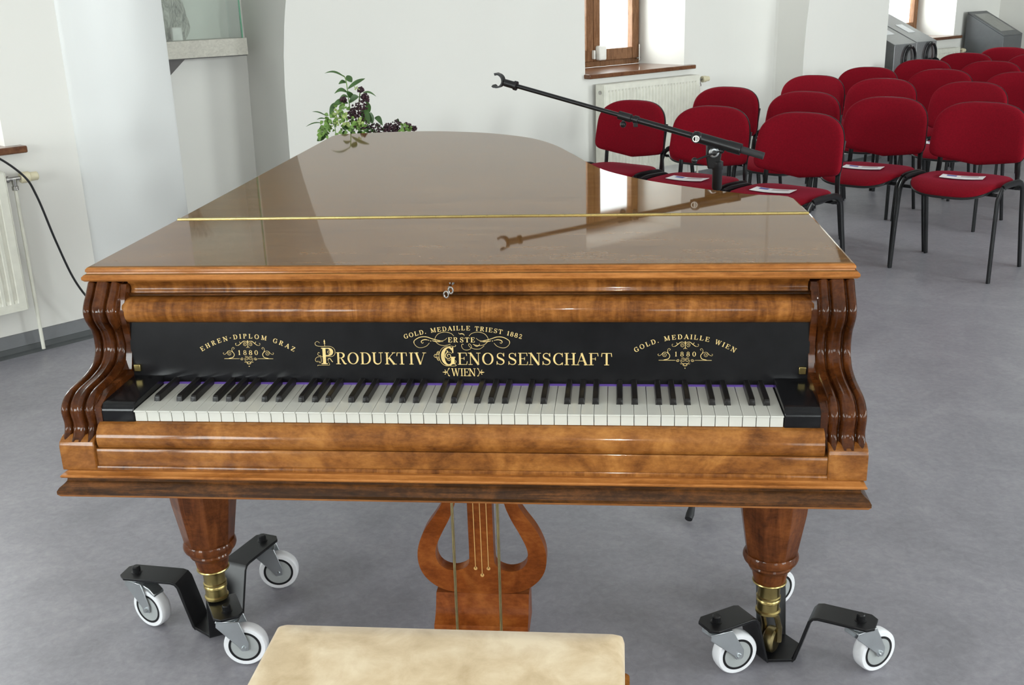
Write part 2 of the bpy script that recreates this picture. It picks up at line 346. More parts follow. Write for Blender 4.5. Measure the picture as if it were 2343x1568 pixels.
# windows
def window(name, A, d, n, t0, t1, z0, z1, depth, meet=None, sill_front=0.06, back=False):
    P = lambda u, v, h: A+d*u+n*v+Vector((0, 0, h))
    r = bpy.data.objects.new(name, None); C.objects.link(r); r.location = P((t0+t1)/2, -depth, z0); r['kind'] = 'structure'
    bx = lambda mb, a, b_, o0, o1, c, e: mb.prism([(a, o0), (b_, o0), (b_, o1), (a, o1)], c, e, P)
    f = MB(); fd = -depth; ft = 0.04
    bx(f, t0, t0+ft, fd-0.05, fd+0.0, z0, z1); bx(f, t1-ft, t1, fd-0.05, fd, z0, z1)
    bx(f, t0+ft, t1-ft, fd-0.05, fd, z0, z0+0.05); bx(f, t0+ft, t1-ft, fd-0.05, fd, z1-0.05, z1)
    f.build('window_frame', 'window_wood', r, bevel=0.004)
    meet = meet if meet is not None else (t0+t1)/2
    for a, b_ in ((t0+ft-0.012, meet-0.002), (meet+0.002, t1-ft+0.012)):
        s = MB(); w_ = 0.066; za, zb = z0+0.042, z1-0.042; o0, o1 = fd-0.035, fd+0.022
        bx(s, a, a+w_, o0, o1, za, zb); bx(s, b_-w_, b_, o0, o1, za, zb); bx(s, a+w_, b_-w_, o0, o1, za, za+0.085); bx(s, a+w_, b_-w_, o0, o1, zb-0.075, zb)
        so = s.build('sash', 'window_wood', r, bevel=0.006)
        g = MB(); bx(g, a+w_-0.005, b_-w_+0.005, fd-0.012, fd-0.006, za+0.08, zb-0.07); g.build('pane', 'glass', so, smooth=False)
    if sill_front is not None:
        s = MB(); bx(s, t0-0.01, t1+0.07, -depth, sill_front, z0-0.03, z0+0.0)
        s.build('sill', 'sill_wood', r, bevel=0.006)
    return r, P
wfr, Pw = window('window_1', A0, SV, NV, wl, wr, 0.905, 2.3, 0.465, 0.612)
h = MB(); P_ = Pw
h.prism([(0.625, -0.443), (0.70, -0.443), (0.70, -0.39), (0.625, -0.39)], 0.955, 1.06, P_)
h.build('window_sensor', 'white_plastic', wfr, bevel=0.012, bseg=3)
h = MB(); h.prism([(0.592, -0.443), (0.606, -0.443), (0.606, -0.415), (0.592, -0.415)], 0.965, 1.03, P_); h.build('sensor_magnet', 'white_plastic', wfr, bevel=0.004)
h = MB(); h.tube([P_(1.06, -0.435, 0.945), P_(1.10, -0.435, 0.95)], 0.006, 8); h.tube([P_(1.085, -0.43, 0.93), P_(1.085, -0.43, 1.05)], 0.005, 8); h.build('hinge', 'iron', wfr)
window('window_2', A0-NV*0.25, SV, NV, 4.1, 5.435, 0.912, 2.3, 0.42, 4.45, 0.06)
window('window_3', E1, LU, LN, -1.40, -0.297, 0.905, 2.25, 0.45, None, 0.06)
k = 4
for t_ in (-6.4, -3.1, 0.2, 3.5):
    window('window_%d' % k, A0+NV*9.0, SV, -NV, t_-0.8, t_+0.8, 0.85, 2.65, 0.24, None, 0.05); k += 1
for o_ in (2.4, 5.6):
    window('window_%d' % k, A0-SV*9.0, NV, SV, o_-0.8, o_+0.8, 0.85, 2.65, 0.24, None, 0.05); k += 1
g = MB(); g.prism([(-60, -60), (60, -60), (60, 60), (-60, 60)], -0.9, -0.6); struct(g.build('ground_outside', 'lightened_ground', smooth=False))

# ------------------------------------------------------------------ radiators
def radiator(label, A, d, n, t0, t1, z0, z1, depth, valve_len=0.1, both=True, pipe=True, vent=False):
    P = lambda u, v, h: A+d*u+n*v+Vector((0, 0, h))
    r = thing('radiator', label, 'radiator', P((t0+t1)/2, 0.04, z0))
    body = MB(); gap = 0.035
    # ribbed front panel: one swept cross-section
    sec = []; m_ = 0.028; cnt = max(6, round((t1-t0-2*m_)/0.0335)); pit = (t1-t0-2*m_)/cnt
    fr = depth
    sec.append((t0, fr-0.012)); sec.append((t0+0.004, fr)); sec.append((t0+m_*0.8, fr))
    for i in range(cnt):
        x = t0+m_+i*pit
        sec += [(x+pit*0.12, fr), (x+pit*0.27, fr-0.009), (x+pit*0.62, fr-0.009), (x+pit*0.77, fr)]
    sec += [(t1-m_*0.8, fr), (t1-0.004, fr), (t1, fr-0.012)]
    flat = [(u, max(v, fr) if abs(v-(fr-0.009)) < 1e-6 else v) for u, v in sec]
    rg = [[P(u, v, z) for u, v in s_] for z, s_ in ((z0, flat), (z0+0.035, flat), (z0+0.05, sec), (z1-0.055, sec), (z1-0.04, flat), (z1, flat))]
    body.rings(rg, closed=False, caps=False)
    back = [(t1, gap), (t0, gap)]
    body.prism([(t0+0.006, gap), (t1-0.006, gap), (t1-0.006, fr-0.014), (t0+0.006, fr-0.014)], z0+0.008, z1-0.012, P)
    body.build('panel', 'radiator', r, ang=30)
    g = MB(); g.prism([(t0, gap-0.005), (t1, gap-0.005), (t1, fr), (t0, fr)], z1-0.008, z1, P); 
    for k in range(int((t1-t0)/0.05)): 
        x = t0+0.03+k*0.05; 
    g.build('top_grille', 'radiator', r, bevel=0.003)
    for t in (t0, t1): s_ = MB(); s_.prism([(t-0.003, gap-0.004), (t+0.003, gap-0.004), (t+0.003, fr-0.002), (t-0.003, fr-0.002)], z0+0.004, z1-0.004, P); s_.build('side_cover', 'radiator', r, bevel=0.002)
    zz = z1-0.04 if valve_len else 0
    if vent:
        v_ = MB(); c = P(t0-0.003, (gap+fr)/2, z1-0.055); v_.lathe([(0.0, 0.0), (0.014, 0.001), (0.014, 0.006), (0.007, 0.007), (0.006, 0.012), (0.0, 0.0125)], c, -d, 20); v_.build('bleed_plug', 'iron', r)
    c = P(t1, (gap+fr)/2, zz)
    v_ = MB(); v_.lathe([(0.011, 0), (0.011, 0.012), (0.014, 0.012), (0.014, 0.022), (0.009, 0.024), (0.009, 0.075)], c, d, 16)
    cc = c+d*0.045; v_.lathe([(0.012, 0), (0.010, 0.03), (0.014, 0.032), (0.014, 0.048), (0.008, 0.05)], cc, (0, 0, -1), 12)
    v_.build('valve_body', 'iron', r)
    h = MB(); h.lathe([(0.0, 0.072), (0.021, 0.072), (0.024, 0.076), (0.024, 0.108), (0.019, 0.112), (0.019, 0.142), (0.016, 0.146), (0.0, 0.146)], c, d, 20)
    h.build('thermostat_head', 'valve', r)
    if pipe:
        q = MB(); q.tube([cc+Vector((0, 0, -0.045)), cc+Vector((0, 0, -0.3)), cc+Vector((0, 0, -z1+0.055))], 0.008, 10); q.build('pipe', 'radiator', r)
    for t in (t0+0.18, t1-0.18):
        q = MB(); q.prism([(t-0.015, 0.0), (t+0.015, 0.0), (t+0.015, gap), (t-0.015, gap)], z0+0.1, z1-0.1, P); q.build('wall_bracket', 'radiator', r)
    return r
radiator('cream panel radiator under the brown window behind the microphone boom', A0, SV, NV, 0.178, 1.165, 0.20, 0.835, 0.12, vent=True)
RO = E1
radiator('cream radiator at the left edge beside the hanging black cable', E1, LU, LN, -1.45, -0.355, 0.215, 0.815, 0.10)
radiator('small cream radiator behind the grey listening consoles, under the far window', A0-NV*0.25, SV, NV, 4.40, 5.41, 0.2, 0.80, 0.10)

# hanging cable
ch_ = thing('black_cable', 'black cable hanging from the left windowsill past the radiator valve to the floor', 'cable', (-2.1, 2.5, 0))
lp = lambda u, v, h: E1+LU*u+LN*v+Vector((0, 0, h))
pts = smooth_path([lp(-0.75, -0.10, 0.915), lp(-0.52, 0.02, 0.935), lp(-0.40, 0.09, 0.895), lp(-0.305, 0.155, 0.80), lp(-0.262, 0.16, 0.70), lp(-0.215, 0.16, 0.50), lp(-0.16, 0.16, 0.31), lp(-0.09, 0.17, 0.18), lp(0.0, 0.19, 0.09), lp(0.12, 0.23, 0.03), lp(0.35, 0.33, 0.008), lp(0.9, 0.5, 0.006)], 8)
mb = MB(); mb.tube(pts, 0.0048, 8); mb.build('cable_sheath', 'blackplastic', ch_)

# ------------------------------------------------------------------ glass display case in the alcove
dc = thing('display_case', 'wall-hung glass display case on a pale wooden shelf in the left alcove', 'display case', AB-SV*0.5+NV*0.1+Vector((0, 0, 1.2)))
ap = lambda u, v, h: AB+SV*u+NV*v+Vector((0, 0, h))
s0, s1 = -1.25, -0.075
mb = MB(); mb.prism([(s0, 0), (s1, 0), (s1, 0.18), (s0, 0.18)], 1.170, 1.262, ap); mb.build('shelf', 'case_wood', dc, bevel=0.002)
mb = MB(); mb.prism([(s0, 0.0), (s1-0.003, 0.0), (s1-0.003, 0.172), (s0, 0.172)], 1.165, 1.170, ap); mb.build('shelf_underside', 'bracket', dc)
mb = MB()
mb.prism([(-0.47-0.14, 1.165), (-0.47+0.03, 1.165), (-0.47-0.14, 1.02)], 0.05, 0.09, lambda u, v, h: ap(u, h+0.06, v)); mb.build('bracket', 'bracket', dc)
mb = MB(); mb.prism([(s0, 0.160), (s1-0.02, 0.160), (s1-0.02, 0.166), (s0, 0.166)], 1.262, 2.15, ap); mb.build('front_pane', 'case_glass', dc, smooth=False)
mb = MB(); mb.prism([(s1-0.026, 0.01), (s1-0.02, 0.01), (s1-0.02, 0.158), (s1-0.026, 0.158)], 1.262, 2.15, ap); mb.build('side_pane', 'case_glass', dc, smooth=False)
mb = MB(); mb.prism([(s1-0.021, 0.156), (s1-0.015, 0.156), (s1-0.015, 0.167), (s1-0.021, 0.167)], 1.262, 2.15, ap); mb.build('glass_edge', 'glass_edge', dc, smooth=False, label='green glass edge')
# root sculpture in the case
ro = thing('root_sculpture', 'gnarled grey root standing inside the glass display case', 'sculpture', ap(-0.47, 0.085, 1.2625))
mb = MB(); seg = 22; rgs = []
for k in range(26):
    z = k/25; rr = 0.055+0.035*z+0.02*math.sin(7*z+1)
    rgs.append([ap(-0.50+0.03*math.sin(5*z)+ (rr*1.25*(1+0.22*math.sin(3*a+6*z)+0.12*math.sin(7*a-9*z)+random.uniform(-.05, .05)))*math.cos(a), 0.065+min(rr, 0.04)*(1+0.2*math.sin(4*a+5*z))*math.sin(a)*0.9, 1.2625+0.55*z) for a in [2*PI*i/seg for i in range(seg)]])
mb.rings(rgs); mb.build('root_wood', 'root', ro)
mb = MB(); mb.prism([(-0.497, 0.126), (-0.437, 0.126), (-0.437, 0.155), (-0.497, 0.155)], 1.2625, 1.335, ap)
tag(mb.build('marble_block', 'stone', None, bevel=0.006), 'small white marble block in front of the grey root in the display case', 'block')

# ------------------------------------------------------------------ listening consoles at the far window
def console(label, t0, t1, f_off, b_off, zf, zb, screen, hp=None):
    r = thing('listening_console', label, 'console', wp((t0+t1)/2, (f_off+b_off)/2, 0))
    mb = MB(); mb.prism([(b_off, 0.0), (f_off, 0.0), (f_off, zf), (b_off, zb)], t0, t1, lambda u, v, h: wp(h, u, v))
    mb.build('cabinet', 'console' if not screen else 'console_shaded', r, bevel=0.004)
    slope = (zb-zf)/(b_off-f_off)
    zt = lambda o: zf+(o-f_off)*slope
    def slab(name, a, b_, o0, o1, up, mat, lift=0.0, bev=0.0):
        m_ = MB(); m_.add([wp(a, o0, zt(o0)+lift), wp(b_, o0, zt(o0)+lift), wp(b_, o1, zt(o1)+lift), wp(a, o1, zt(o1)+lift), wp(a, o0, zt(o0)+lift+up), wp(b_, o0, zt(o0)+lift+up), wp(b_, o1, zt(o1)+lift+up), wp(a, o1, zt(o1)+lift+up)],
              [(0, 1, 2, 3), (4, 5, 6, 7), (0, 1, 5, 4), (1, 2, 6, 5), (2, 3, 7, 6), (3, 0, 4, 7)])
        return m_.build(name, mat, r, smooth=False, bevel=bev)
    if screen:
        slab('top_frame', t0, t1, b_off, f_off, 0.012, 'console_dark', 0.001, 0.003)
        slab('screen', t0+0.05, t1-0.05, b_off+0.05, f_off-0.06, 0.003, 'screen', 0.0125)
    else:
        m1 = b_off+(f_off-b_off)*0.40; m2 = b_off+(f_off-b_off)*0.68
        slab('info_card', t0+0.12, t1-0.10, m1, m2, 0.002, 'paper', 0.001)
    return r
c1_ = console('left one of the pair of silver listening consoles by the far window', 3.470, 3.8175, 0.3, -0.2, 0.93, 1.16, False)
c2_ = console('right one of the pair of silver listening consoles by the far window', 3.8190, 4.150, 0.30, -0.2, 0.935, 1.165, False)
console('dark-framed sloping screen console standing at the far right behind the chairs', 5.57, 5.95, 0.2, -0.20, 0.90, 1.12, True)
def headphones(label, t, off, z):
    r = thing('headphones', label, 'headphones', wp(t, off, z), 'headphones on the listening consoles')
    mb = MB(); pts = [wp(t+0.075*math.sin(a), off+0.035, z-0.10+0.10*math.cos(a)) for a in [PI*1.55*(k/24-0.5) for k in range(25)]]
    mb.tube(pts, 0.012, 8); mb.build('headband', 'blackplastic', r)
    mb = MB(); pts = [wp(t+0.092*math.sin(a), off+0.02, z-0.10+0.115*math.cos(a)) for a in [PI*1.5*(k/24-0.5) for k in range(25)]]
    mb.tube(pts, 0.004, 6); mb.build('outer_band', 'blackplastic', r)
    for s_ in (-1, 1):
        m_ = MB(); m_.lathe([(0.0, 0), (0.04, 0.002), (0.046, 0.012), (0.04, 0.028), (0.0, 0.032)], wp(t+0.05*s_-0.016*s_, off+0.05, z-0.165), SV*s_, 18); m_.build('ear_cup', 'blackplastic', r)
    m_ = MB(); m_.tube([wp(t, off-0.002, z+0.004), wp(t, off+0.045, z+0.002), wp(t, off+0.047, z+0.012)], 0.006, 8); m_.build('hook', 'steel', r)
headphones('black headphones hooked on the left silver listening console', 3.67, 0.302, 0.905)
headphones('black headphones hooked on the right silver listening console', 4.01, 0.302, 0.915)

# ------------------------------------------------------------------ grand piano
gp = thing('grand_piano', 'old walnut grand piano with closed lid, black nameboard and curved cheeks', 'piano', (0, 0.4, 0))
LX = 0.728
def prof_x(mb, prof, x0, x1):   # closed (y, z) profile swept along x
    return mb.prism(prof, x0, x1, lambda u, v, h: (h, u, v))
# lid: main flap outline (CCW seen from above)
tail = [(0.728, 0.622), (0.722, 0.790), (0.712, 0.822), (0.690, 0.838), (0.655, 0.848), (0.623, 0.858), (0.545, 0.917), (0.463, 0.991), (0.376, 1.083), (0.285, 1.220), (0.232, 1.355),
        (0.174, 1.545), (0.110, 1.750), (0.042, 1.900), (-0.025, 1.993), (-0.110, 2.072), (-0.190, 2.127), (-0.285, 2.168), (-0.36, 2.19), (-0.435, 2.200), (-0.531, 2.192), (-0.642, 2.172), (-0.705, 2.157), (-0.736, 2.135), (-0.747, 2.10)]
cv = smooth_path([(x, y, 0) for x, y in tail[5:22]], 4)
main_outline = [(x, y) for x, y in tail[:5]] + [(p.x, p.y) for p in cv] + tail[22:] + [(-0.742, 1.6), (-0.733, 0.622)]
flap_outline = [(-0.732, 0.1635), (0.732, 0.1635), (0.728, 0.6160), (-0.732, 0.6160)]
def lid_mesh(outl):
    mb = MB(); rg = []
    for d, z in ((-0.03, 0.9555), (-0.006, 0.9555), (-0.001, 0.957), (0.003, 0.961), (0.003, 0.966), (-0.001, 0.970), (-0.005, 0.9715), (-0.0055, 0.974), (-0.0035, 0.976), (-0.004, 0.980), (-0.007, 0.9835), (-0.011, 0.985)):
        back_edge = outl is flap_outline
        rg.append([(x, (0.6160 if y > 0.55 else y) if back_edge else (0.6165 if y < 0.66 and y < 0.65 else y), z) for x, y in offset_poly(outl, d)])
    return mb.rings(rg, True, True)
def two_mat(o, extra, test):
    o.data.materials.append(M[extra])
    for p in o.data.polygons:
        if test(p): p.material_index = 1
o = lid_mesh(main_outline).build('lid', 'lid', gp, ang=25); two_mat(o, 'lid_edge', lambda p: abs(p.normal.z) < 0.9)
o2 = lid_mesh(flap_outline).build('front_lid', 'lid', gp, ang=25); two_mat(o2, 'lid_edge', lambda p: abs(p.normal.z) < 0.9)
for q_ in (o, o2):
    for p in q_.data.polygons:
        if len(p.vertices) > 4 or abs(p.normal.z) > 0.999: p.use_smooth = False

mb = MB(); mb.tube([(-0.722, 0.6163, 0.9855), (0.718, 0.6163, 0.9855)], 0.0030, 10); mb.box((-0.002, 0.6163, 0.9852), (1.44, 0.015, 0.0010))
hg = mb.build('piano_hinge', 'brass', gp)
mb = MB(); x = -0.70
while x < 0.70:
    mb.lathe([(0.0032, 0), (0.0032, 0.0016)], (x, 0.6163, 0.9855), (1, 0, 0), 10); x += 0.0587
mb.build('knuckle_joints', 'old_brass', hg)
# rim
rim = [(-0.714, 0.20), (0.714, 0.20)] + [(x, y) for x, y in offset_poly(main_outline, -0.014)][0:-1]
rim = [(x, y) for x, y in rim]
mb = MB(); mb.rings([[(x, y, z) for x, y in offset_poly(rim, d)] for d, z in ((0.0, 0.615), (0.002, 0.62), (0.002, 0.65), (-0.004, 0.655), (-0.004, 0.9545))])
mb.build('rim', 'walnut', gp, ang=25)
mb = MB(); mb.rings([[(x, y, z) for x, y in offset_poly(rim, -0.03)] for z in (0.60, 0.614)]); mb.build('soundboard_bracing', 'dark_walnut', gp)
# header panel under the lid, with concave face and dark groove
mb = MB(); prof_x(mb, [(0.215, 0.955), (0.172, 0.955), (0.1735, 0.952), (0.180, 0.948), (0.184, 0.942), (0.184, 0.936), (0.181, 0.932), (0.181, 0.930), (0.215, 0.930)], -0.648, 0.648)
mb.build('header_panel', 'walnut_fig', gp, ang=40)
mb = MB(); prof_x(mb, [(0.215, 0.930), (0.176, 0.930), (0.172, 0.9285), (0.172, 0.9265), (0.178, 0.925), (0.215, 0.925)], -0.652, 0.652); mb.build('header_bead', 'dark_walnut', gp)
# rolled edge of the fallboard
rp = [(0.178, 0.875)] + [(0.170-0.029*math.sin(a)**0.8, 0.899-0.0245*math.cos(a)) for a in [PI*k/14 for k in range(0, 15)]] + [(0.205, 0.9255), (0.205, 0.875)]
mb = MB(); rgs = []
for x, k in ((-0.657, 0.86), (-0.654, 0.95), (-0.648, 1), (0.648, 1), (0.654, 0.95), (0.657, 0.86)):
    rgs.append([(x, 0.178+(y-0.178)*k, 0.90+(z-0.90)*k) for y, z in rp])
mb.rings(rgs); mb.build('fallboard_roll', 'walnut_fig', gp, ang=35)
# nameboard (leans back a little)
def nb(x, z, e=0.0): return Vector((x, 0.145+(z-0.757)*0.122-e, z))
mb = MB(); mb.add([nb(-0.652, 0.7565), nb(0.652, 0.7565), nb(0.652, 0.8765), nb(-0.652, 0.8765), nb(-0.652, 0.7565)+Vector((0, .02, 0)), nb(0.652, 0.7565)+Vector((0, .02, 0)), nb(0.652, 0.8765)+Vector((0, .02, 0)), nb(-0.652, 0.8765)+Vector((0, .02, 0))],
              [(0, 1, 2, 3), (4, 7, 6, 5), (0, 4, 5, 1), (3, 2, 6, 7), (0, 3, 7, 4), (1, 5, 6, 2)])
nameboard = mb.build('nameboard', 'lacquer', gp, smooth=False)
for s_ in (-1, 1):
    mb = MB(); mb.box(nb(0.640*s_, 0.7865, 0.003), (0.013, 0.006, 0.014)); mb.build('fallboard_pin', 'brass', nameboard, bevel=0.001)
mb = MB(); mb.box((0, 0.1425, 0.7563), (1.178, 0.005, 0.0035)); mb.build('key_felt', 'felt', gp)
# --- gold lettering: every glyph drawn from tapered strokes
class Ink:
    def __init__(s): s.mb = MB(); s.k = 0
    def stroke(s, pts, w):    # pts in board coordinates (x, z), w widths
        n = len(pts); ws = w if isinstance(w, (list, tuple)) else [w]*n; L, R = [], []; s.k = (s.k+1) % 7
        for i, p in enumerate(pts):
            a = Vector(pts[max(i-1, 0)]); b = Vector(pts[min(i+1, n-1)]); d = (b-a)
            if d.length < 1e-9: d = Vector((1, 0))
            d.normalize(); q = Vector((-d.y, d.x))*ws[i]/2; p = Vector(p); L.append(p+q); R.append(p-q)
        e = 0.00025+0.00003*s.k; vs = [nb(p.x, p.y, e) for p in L]+[nb(p.x, p.y, e) for p in R]
        s.mb.add(vs, [(i, i+1, n+i+1, n+i) for i in range(n-1)])
    def poly(s, pts): s.k = (s.k+1) % 7; s.mb.add([nb(x, z, 0.00025+0.00003*s.k) for x, z in pts], [tuple(range(len(pts)))])
def arcp(cx, cy, rx, ry, a0, a1, n=18): return [(cx+rx*math.cos(math.radians(a0+(a1-a0)*k/n)), cy+ry*math.sin(math.radians(a0+(a1-a0)*k/n))) for k in range(n+1)]
def arcw(a0, a1, T, t, n=18): return [t+(T-t)*abs(math.cos(math.radians(a0+(a1-a0)*k/n)))**1.3 for k in range(n+1)]
def glyph(ch, T=0.17, t=0.055):   # list of (pts, widths); cap height 1; returns strokes and advance width
    S = []; L = lambda a, b, w: S.append(([a, b], w)); sf = lambda x, y, w=0.36: S.append(([(x-w/2, y), (x+w/2, y)], t*1.15))
    h_ = t*0.55; lo, hi = h_, 1-h_
    if ch == 'I': L((.2, 0), (.2, 1), T); sf(.2, lo); sf(.2, hi); return S, .42
    if ch == '1': L((.22, 0), (.22, 1), T); sf(.22, lo, .36); S.append(([(.22, .98), (.06, .80)], t*1.5)); return S, .44
    if ch == '.': L((.06, .09), (.22, .09), .17); return S, .30
    if ch == '-': L((.04, .45), (.34, .45), .11); return S, .42
    if ch in 'EF':
        L((.2, 0), (.2, 1), T); L((.02, hi), (.74, hi), t); L((.74, 1), (.78, .74), t*1.3); L((.2, .52), (.56, .52), t); L((.56, .40), (.56, .64), t*1.2)
        if ch == 'E': L((.02, lo), (.76, lo), t); L((.76, 0), (.82, .28), t*1.3)
        else: sf(.2, lo, .42)
        return S, .86
    if ch == 'L': L((.2, 0), (.2, 1), T); sf(.2, hi); L((.02, lo), (.72, lo), t); L((.72, 0), (.78, .32), t*1.3); return S, .82
    if ch == 'H': L((.2, 0), (.2, 1), T); L((.78, 0), (.78, 1), T); L((.2, .5), (.78, .5), t); [sf(x, y) for x in (.2, .78) for y in (lo, hi)]; return S, .99
    if ch == 'N': L((.18, 0), (.18, 1), t*1.2); L((.86, 0), (.86, 1), t*1.2); S.append(([(.16, 1), (.86, 0)], T*1.05)); sf(.18, lo); sf(.12, hi, .3); sf(.86, hi); return S, 1.04
    if ch == 'M': L((.16, 0), (.16, 1), t*1.2); L((.98, 0), (.98, 1), T); L((.16, 1), (.57, .06), T); L((.57, .06), (.98, 1), t); sf(.16, lo); sf(.98, lo); sf(.12, hi, .26); sf(1.0, hi, .3); return S, 1.18
    if ch in 'PR':
        L((.2, 0), (.2, 1), T); sf(.2, lo, .4); L((.02, hi), (.45, hi), t)
        S.append((arcp(.42, .755, .27, .22, 90, -90), arcw(90, -90, T, t))); L((.2, .53), (.42, .53), t)
        if ch == 'R': S.append(([(.42, .53), (.56, .36), (.72, .08), (.80, .03), (.92, .05)], [t, T*.8, T, T*.7, t])); return S, .94
        return S, .78
    if ch == 'D': L((.2, 0), (.2, 1), T); L((.02, lo), (.42, lo), t); L((.02, hi), (.42, hi), t); S.append((arcp(.42, .5, .42, .475, 90, -90), arcw(90, -90, T, t))); return S, .96
    if ch in 'O0':
        rx = .40 if ch == 'O' else .28; S.append((arcp(rx+.08, .5, rx, .475, 0, 360, 32), arcw(0, 360, T, t, 32))); return S, 2*rx+.18
    if ch in 'CG':
        S.append((arcp(.48, .5, .40, .475, 48, 318, 28), arcw(48, 318, T, t, 28))); L((.77, 1.0), (.77, .68), t*1.4)
        if ch == 'G': L((.76, 0.06), (.76, .44), T); sf(.76, .44, .36)
        else: L((.77, .0), (.79, .22), t)
        return S, .92
    if ch == 'S':
        p = [(.66, .74), (.60, .90), (.40, .97), (.20, .90), (.15, .74), (.22, .60), (.42, .50), (.62, .39), (.68, .24), (.60, .09), (.40, .03), (.18, .10), (.12, .27)]
        q = smooth_path([(a, b, 0) for a, b in p], 3); n = len(q)
        S.append(([(v.x, v.y) for v in q], [t+(T-t)*math.exp(-((k/n-.5)/.2)**2) for k in range(n)])); L((.68, .99), (.69, .70), t*1.4); L((.10, .01), (.11, .31), t*1.4); return S, .80
    if ch == 'T': L((.42, 0), (.42, 1), T); sf(.42, lo, .4); L((.04, hi), (.80, hi), t); L((.04, 1), (.0, .70), t*1.4); L((.80, 1), (.84, .70), t*1.4); return S, .86
    if ch == 'U': L((.2, .3), (.2, 1), T); L((.78, .3), (.78, 1), t*1.2); S.append((arcp(.49, .31, .29, .285, 180, 360), [T+(t-T)*k/18 for k in range(19)])); sf(.2, hi); sf(.78, hi); return S, .98
    if ch == 'V': L((.1, 1), (.46, 0), T); L((.46, 0), (.80, 1), t); sf(.12, hi); sf(.80, hi, .32); return S, .92
    if ch == 'W': L((.1, 1), (.38, 0), T*.9); L((.38, 0), (.64, 1), t); L((.62, 1), (.88, 0), T*.9); L((.88, 0), (1.12, 1), t); sf(.12, hi, .3); sf(.62, hi, .28); sf(1.12, hi, .28); return S, 1.24
    if ch == 'A': L((.1, 0), (.46, 1), t*1.1); L((.44, 1), (.82, 0), T*1.05); L((.24, .34), (.70, .34), t); sf(.1, lo, .3); sf(.82, lo, .36); return S, .94
    if ch == 'K': L((.2, 0), (.2, 1), T); sf(.2, lo); sf(.2, hi); L((.2, .38), (.78, 1), t); L((.38, .56), (.82, 0), T); sf(.78, hi, .3); sf(.84, lo, .34); return S, .98
    if ch == 'Z': L((.08, hi), (.72, hi), t); L((.08, 1), (.06, .72), t*1.3); L((.70, 1), (.12, 0), T); L((.08, lo), (.76, lo), t); L((.76, 0), (.80, .30), t*1.3); return S, .84
    if ch == '8': S.append((arcp(.34, .74, .22, .225, 0, 360, 24), arcw(0, 360, T*.8, t, 24))); S.append((arcp(.34, .27, .27, .245, 0, 360, 24), arcw(0, 360, T*.9, t, 24))); return S, .70
    if ch == '2': S.append(([(v.x, v.y) for v in smooth_path([(.10, .72, 0), (.2, .92, 0), (.40, .95, 0), (.56, .78, 0), (.50, .55, 0), (.28, .30, 0), (.10, .06, 0)], 4)], [t*1.6]*25)); L((.08, .06), (.62, .06), T*.7); L((.62, .0), (.64, .24), t*1.3); return S, .72
    return S, .5
def put(ink, ch, x, z, h, rot=0.0, sx=1.0, T=0.17, t=0.06):   # x = glyph centre, z = baseline
    S, adv = glyph(ch, T, t); c, s = math.cos(rot), math.sin(rot)
    for pts, wd in S:
        out = []
        for u, v in pts:
            a, b = (u-adv/2)*h*sx, v*h; out.append((x+a*c-b*s, z+a*s+b*c))
        ink.stroke(out, [k*h for k in wd] if isinstance(wd, list) else wd*h)
def arc_text(ink, text, cx, cz, R, a0, a1, h, sx=1.0):   # angles from vertical, degrees, a0 left to a1 right
    adv = [(0.55 if c == ' ' else glyph(c)[1])+0.22 for c in text]; tot = sum(adv); acc = 0
    for c, w in zip(text, adv):
        a = math.radians(a0+(a1-a0)*(acc+w/2)/tot); acc += w
        if c != ' ': put(ink, c, cx+R*math.sin(a), cz+R*math.cos(a), h, -a, sx, 0.19, 0.075)
def spiral(cx, cz, r0, r1, a0, turns, n=26): return [(cx+(r0+(r1-r0)*k/n)*math.cos(math.radians(a0)+turns*2*PI*k/n), cz+(r0+(r1-r0)*k/n)*math.sin(math.radians(a0)+turns*2*PI*k/n)) for k in range(n+1)]
def sp2(pts, n=6): return [(p.x, p.y) for p in smooth_path([(a, b, 0) for a, b in pts], n)]
def medal(ink, text, cx, zt, R, half, h):
    a = math.degrees(math.asin(half/R)); arc_text(ink, text, cx, zt-R, R, -a, a, h)
